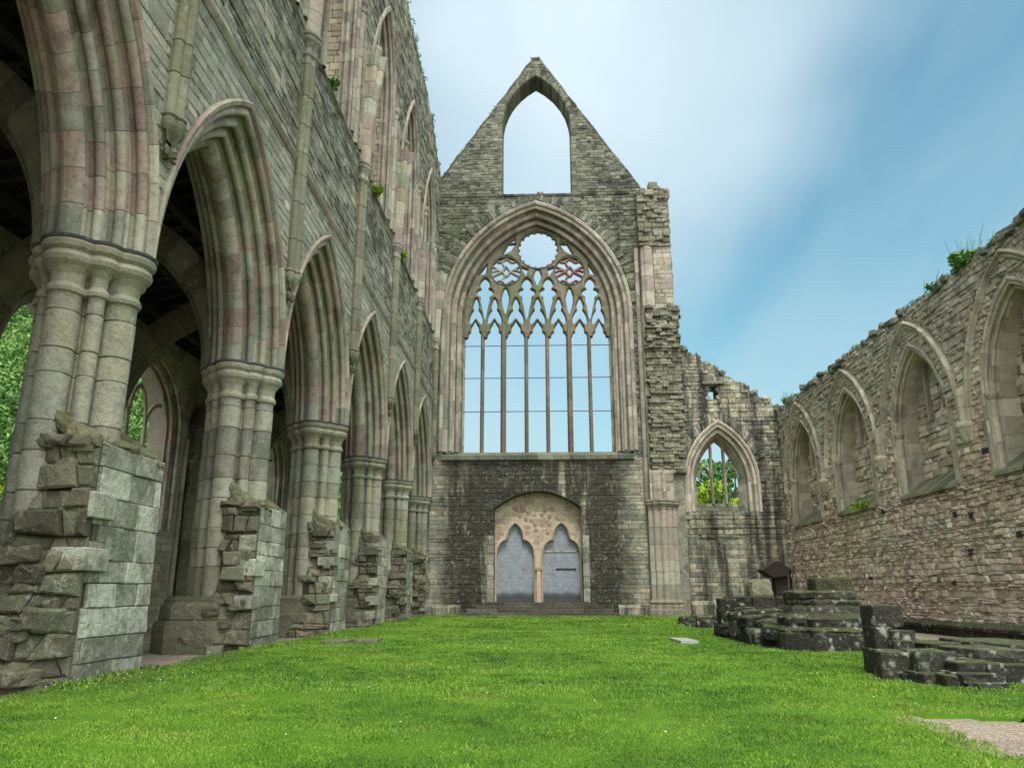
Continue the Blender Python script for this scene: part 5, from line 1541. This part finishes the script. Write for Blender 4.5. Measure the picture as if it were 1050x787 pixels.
# far hill and woods
def hill(name, pts, mat=M_field):
    mb = MB()
    rows = pts; n = len(rows[0])
    V = [p for r_ in rows for p in r_]
    mb.add(V, [(j * n + i, j * n + i + 1, (j + 1) * n + i + 1, (j + 1) * n + i) for j in range(len(rows) - 1) for i in range(n - 1)], .5)
    g = obj(name, mb, mat, smooth=True); kind(g, 'structure')
def hz(x, y):
    dl = -x * .62 + min(y, 110) * .18 - 15             # rising away to the left
    a = max(0, dl) * .88
    b = max(0, y - 112 + .1 * x) * .42 * max(0, min(1, (x + 20) / 45))
    return min(a, 34 + 5 * nz(x * .02, y * .02)) + min(b, 17 + 2 * nz(x * .03, y * .03)) - .3
rows = [[(x, y, hz(x, y) + 1.5 * nz(x * .05, y * .05) * min(1, max(0, hz(x, y)) / 4) - .05) for x in range(-320, 321, 8)] for y in range(30, 330, 8)]
hill('hill', rows)
VV, FF, TT, o = [], [], [], 0
WOOD = ([], [])
def put_wood(cs, n, size):
    V, F, T = leaves(cs, n, size); WOOD[0 if size < .4 else 1].append((V, F, np.clip(T + R.uniform(-.38, .3), 0, 1)))
for i in range(520):
    if i % 3:                                          # left hillside
        a = radians(R.uniform(-43, -14)); dist = R.uniform(32, 130); x, y = dist * sin(a), dist * cos(a)
    else:
        x, y = R.uniform(5, 75), R.uniform(118, 165)
    h0 = hz(x, y)
    if h0 < 2: continue
    r_ = R.uniform(1.6, 3.2)
    cs = [(x + R.gauss(0, r_ * .55), y + R.gauss(0, r_ * .55), h0 + R.uniform(.3, 1.5) * r_, r_ * R.uniform(.4, .7)) for _ in range(6)]
    put_wood(cs, int(min(3200, 60000 / dist)) if i % 3 else 420, .0027 * dist if i % 3 else .45)
for lst, mt_ in zip(WOOD, (M_leaf_hill, M_leaf_far)):
    off = np.cumsum([0] + [len(a[0]) for a in lst])
    g = np_obj('woodland', np.concatenate([a[0] for a in lst]), np.concatenate([a[1] + k for a, k in zip(lst, off)]), np.concatenate([a[2] for a in lst]), mt_); kind(g, 'stuff')
def tree(label, c, h, r_, mat, n=5200, size=.16, name='tree', group=None):
    t = thing(name, label, 'tree', c, group)
    mb = MB(); x, y, z_ = c
    tube(mb, [(x, y, z_ - .3), (x + .1, y, z_ + h * .3), (x - .05, y + .1, z_ + h * .6), (x, y, z_ + h * .85)], [.05 * r_ + .08, .045 * r_ + .05, .03 * r_ + .03, .02], 8)
    for i in range(7):
        a = R.uniform(0, 2 * pi); zz_ = z_ + h * R.uniform(.25, .6)
        tube(mb, [(x, y, zz_), (x + .4 * r_ * cos(a), y + .4 * r_ * sin(a), zz_ + .15 * h), (x + .8 * r_ * cos(a), y + .8 * r_ * sin(a), zz_ + .25 * h)], [.06, .04, .015], 5)
    obj('trunk', mb, M_bark, t)
    cs = []
    for i in range(26):
        a = R.uniform(0, 2 * pi); s = R.uniform(.15, 1); rr = r_ * sqrt(s) * .85
        cs.append((x + rr * cos(a), y + rr * sin(a), z_ + h * (.35 + .6 * R.random() * (1 - .4 * s)), r_ * R.uniform(.2, .38)))
    V, F, T = leaves(cs, n, size); np_obj('crown', V, F, T, mat, t)
tree('bright yellow green bushy tree seen low through the left window opening', (-22.5, 29.5, -.2), 6.2, 3.0, M_leaf_yel, 6000, .15)
tree('mid green tree behind the yellow green one outside the left window', (-30, 43, -.2), 11.5, 4.2, M_leaf, 7000, .2)
tree('rounded yellow green tree seen through the small mullioned window', (15.5, 68, -.2), 11.6, 3.8, M_leaf_yel, 6000, .22)
tree('dark green tree beside the yellow green one through the small window', (19.5, 78, -.2), 16.0, 4.6, M_leaf, 7000, .26)
tree('bluish green tree left in the view through the small window', (14.2, 84, -.2), 15.6, 4.4, M_leaf_far, 7000, .26)
tree('pale green tree visible beyond the second arch of the arcade', (-25.5, 45, -.2), 8.5, 3.6, M_leaf_yel, 6000, .2)
FN = thing('white_fence', 'white rail fence outside the left aisle window', 'fence', (-17.5, 24, 0))
mb = MB()
for z_ in (3.0, 3.5): box(mb, -17.55, -17.45, 16, 32, z_ - .04, z_ + .04, .5)
obj('rail', mb, M_white, FN)
mb = MB(); y = 16
while y < 32: box(mb, -17.58, -17.553, y, y + .09, -.2, 3.62, .5); y += .22
obj('picket', mb, M_white, FN)
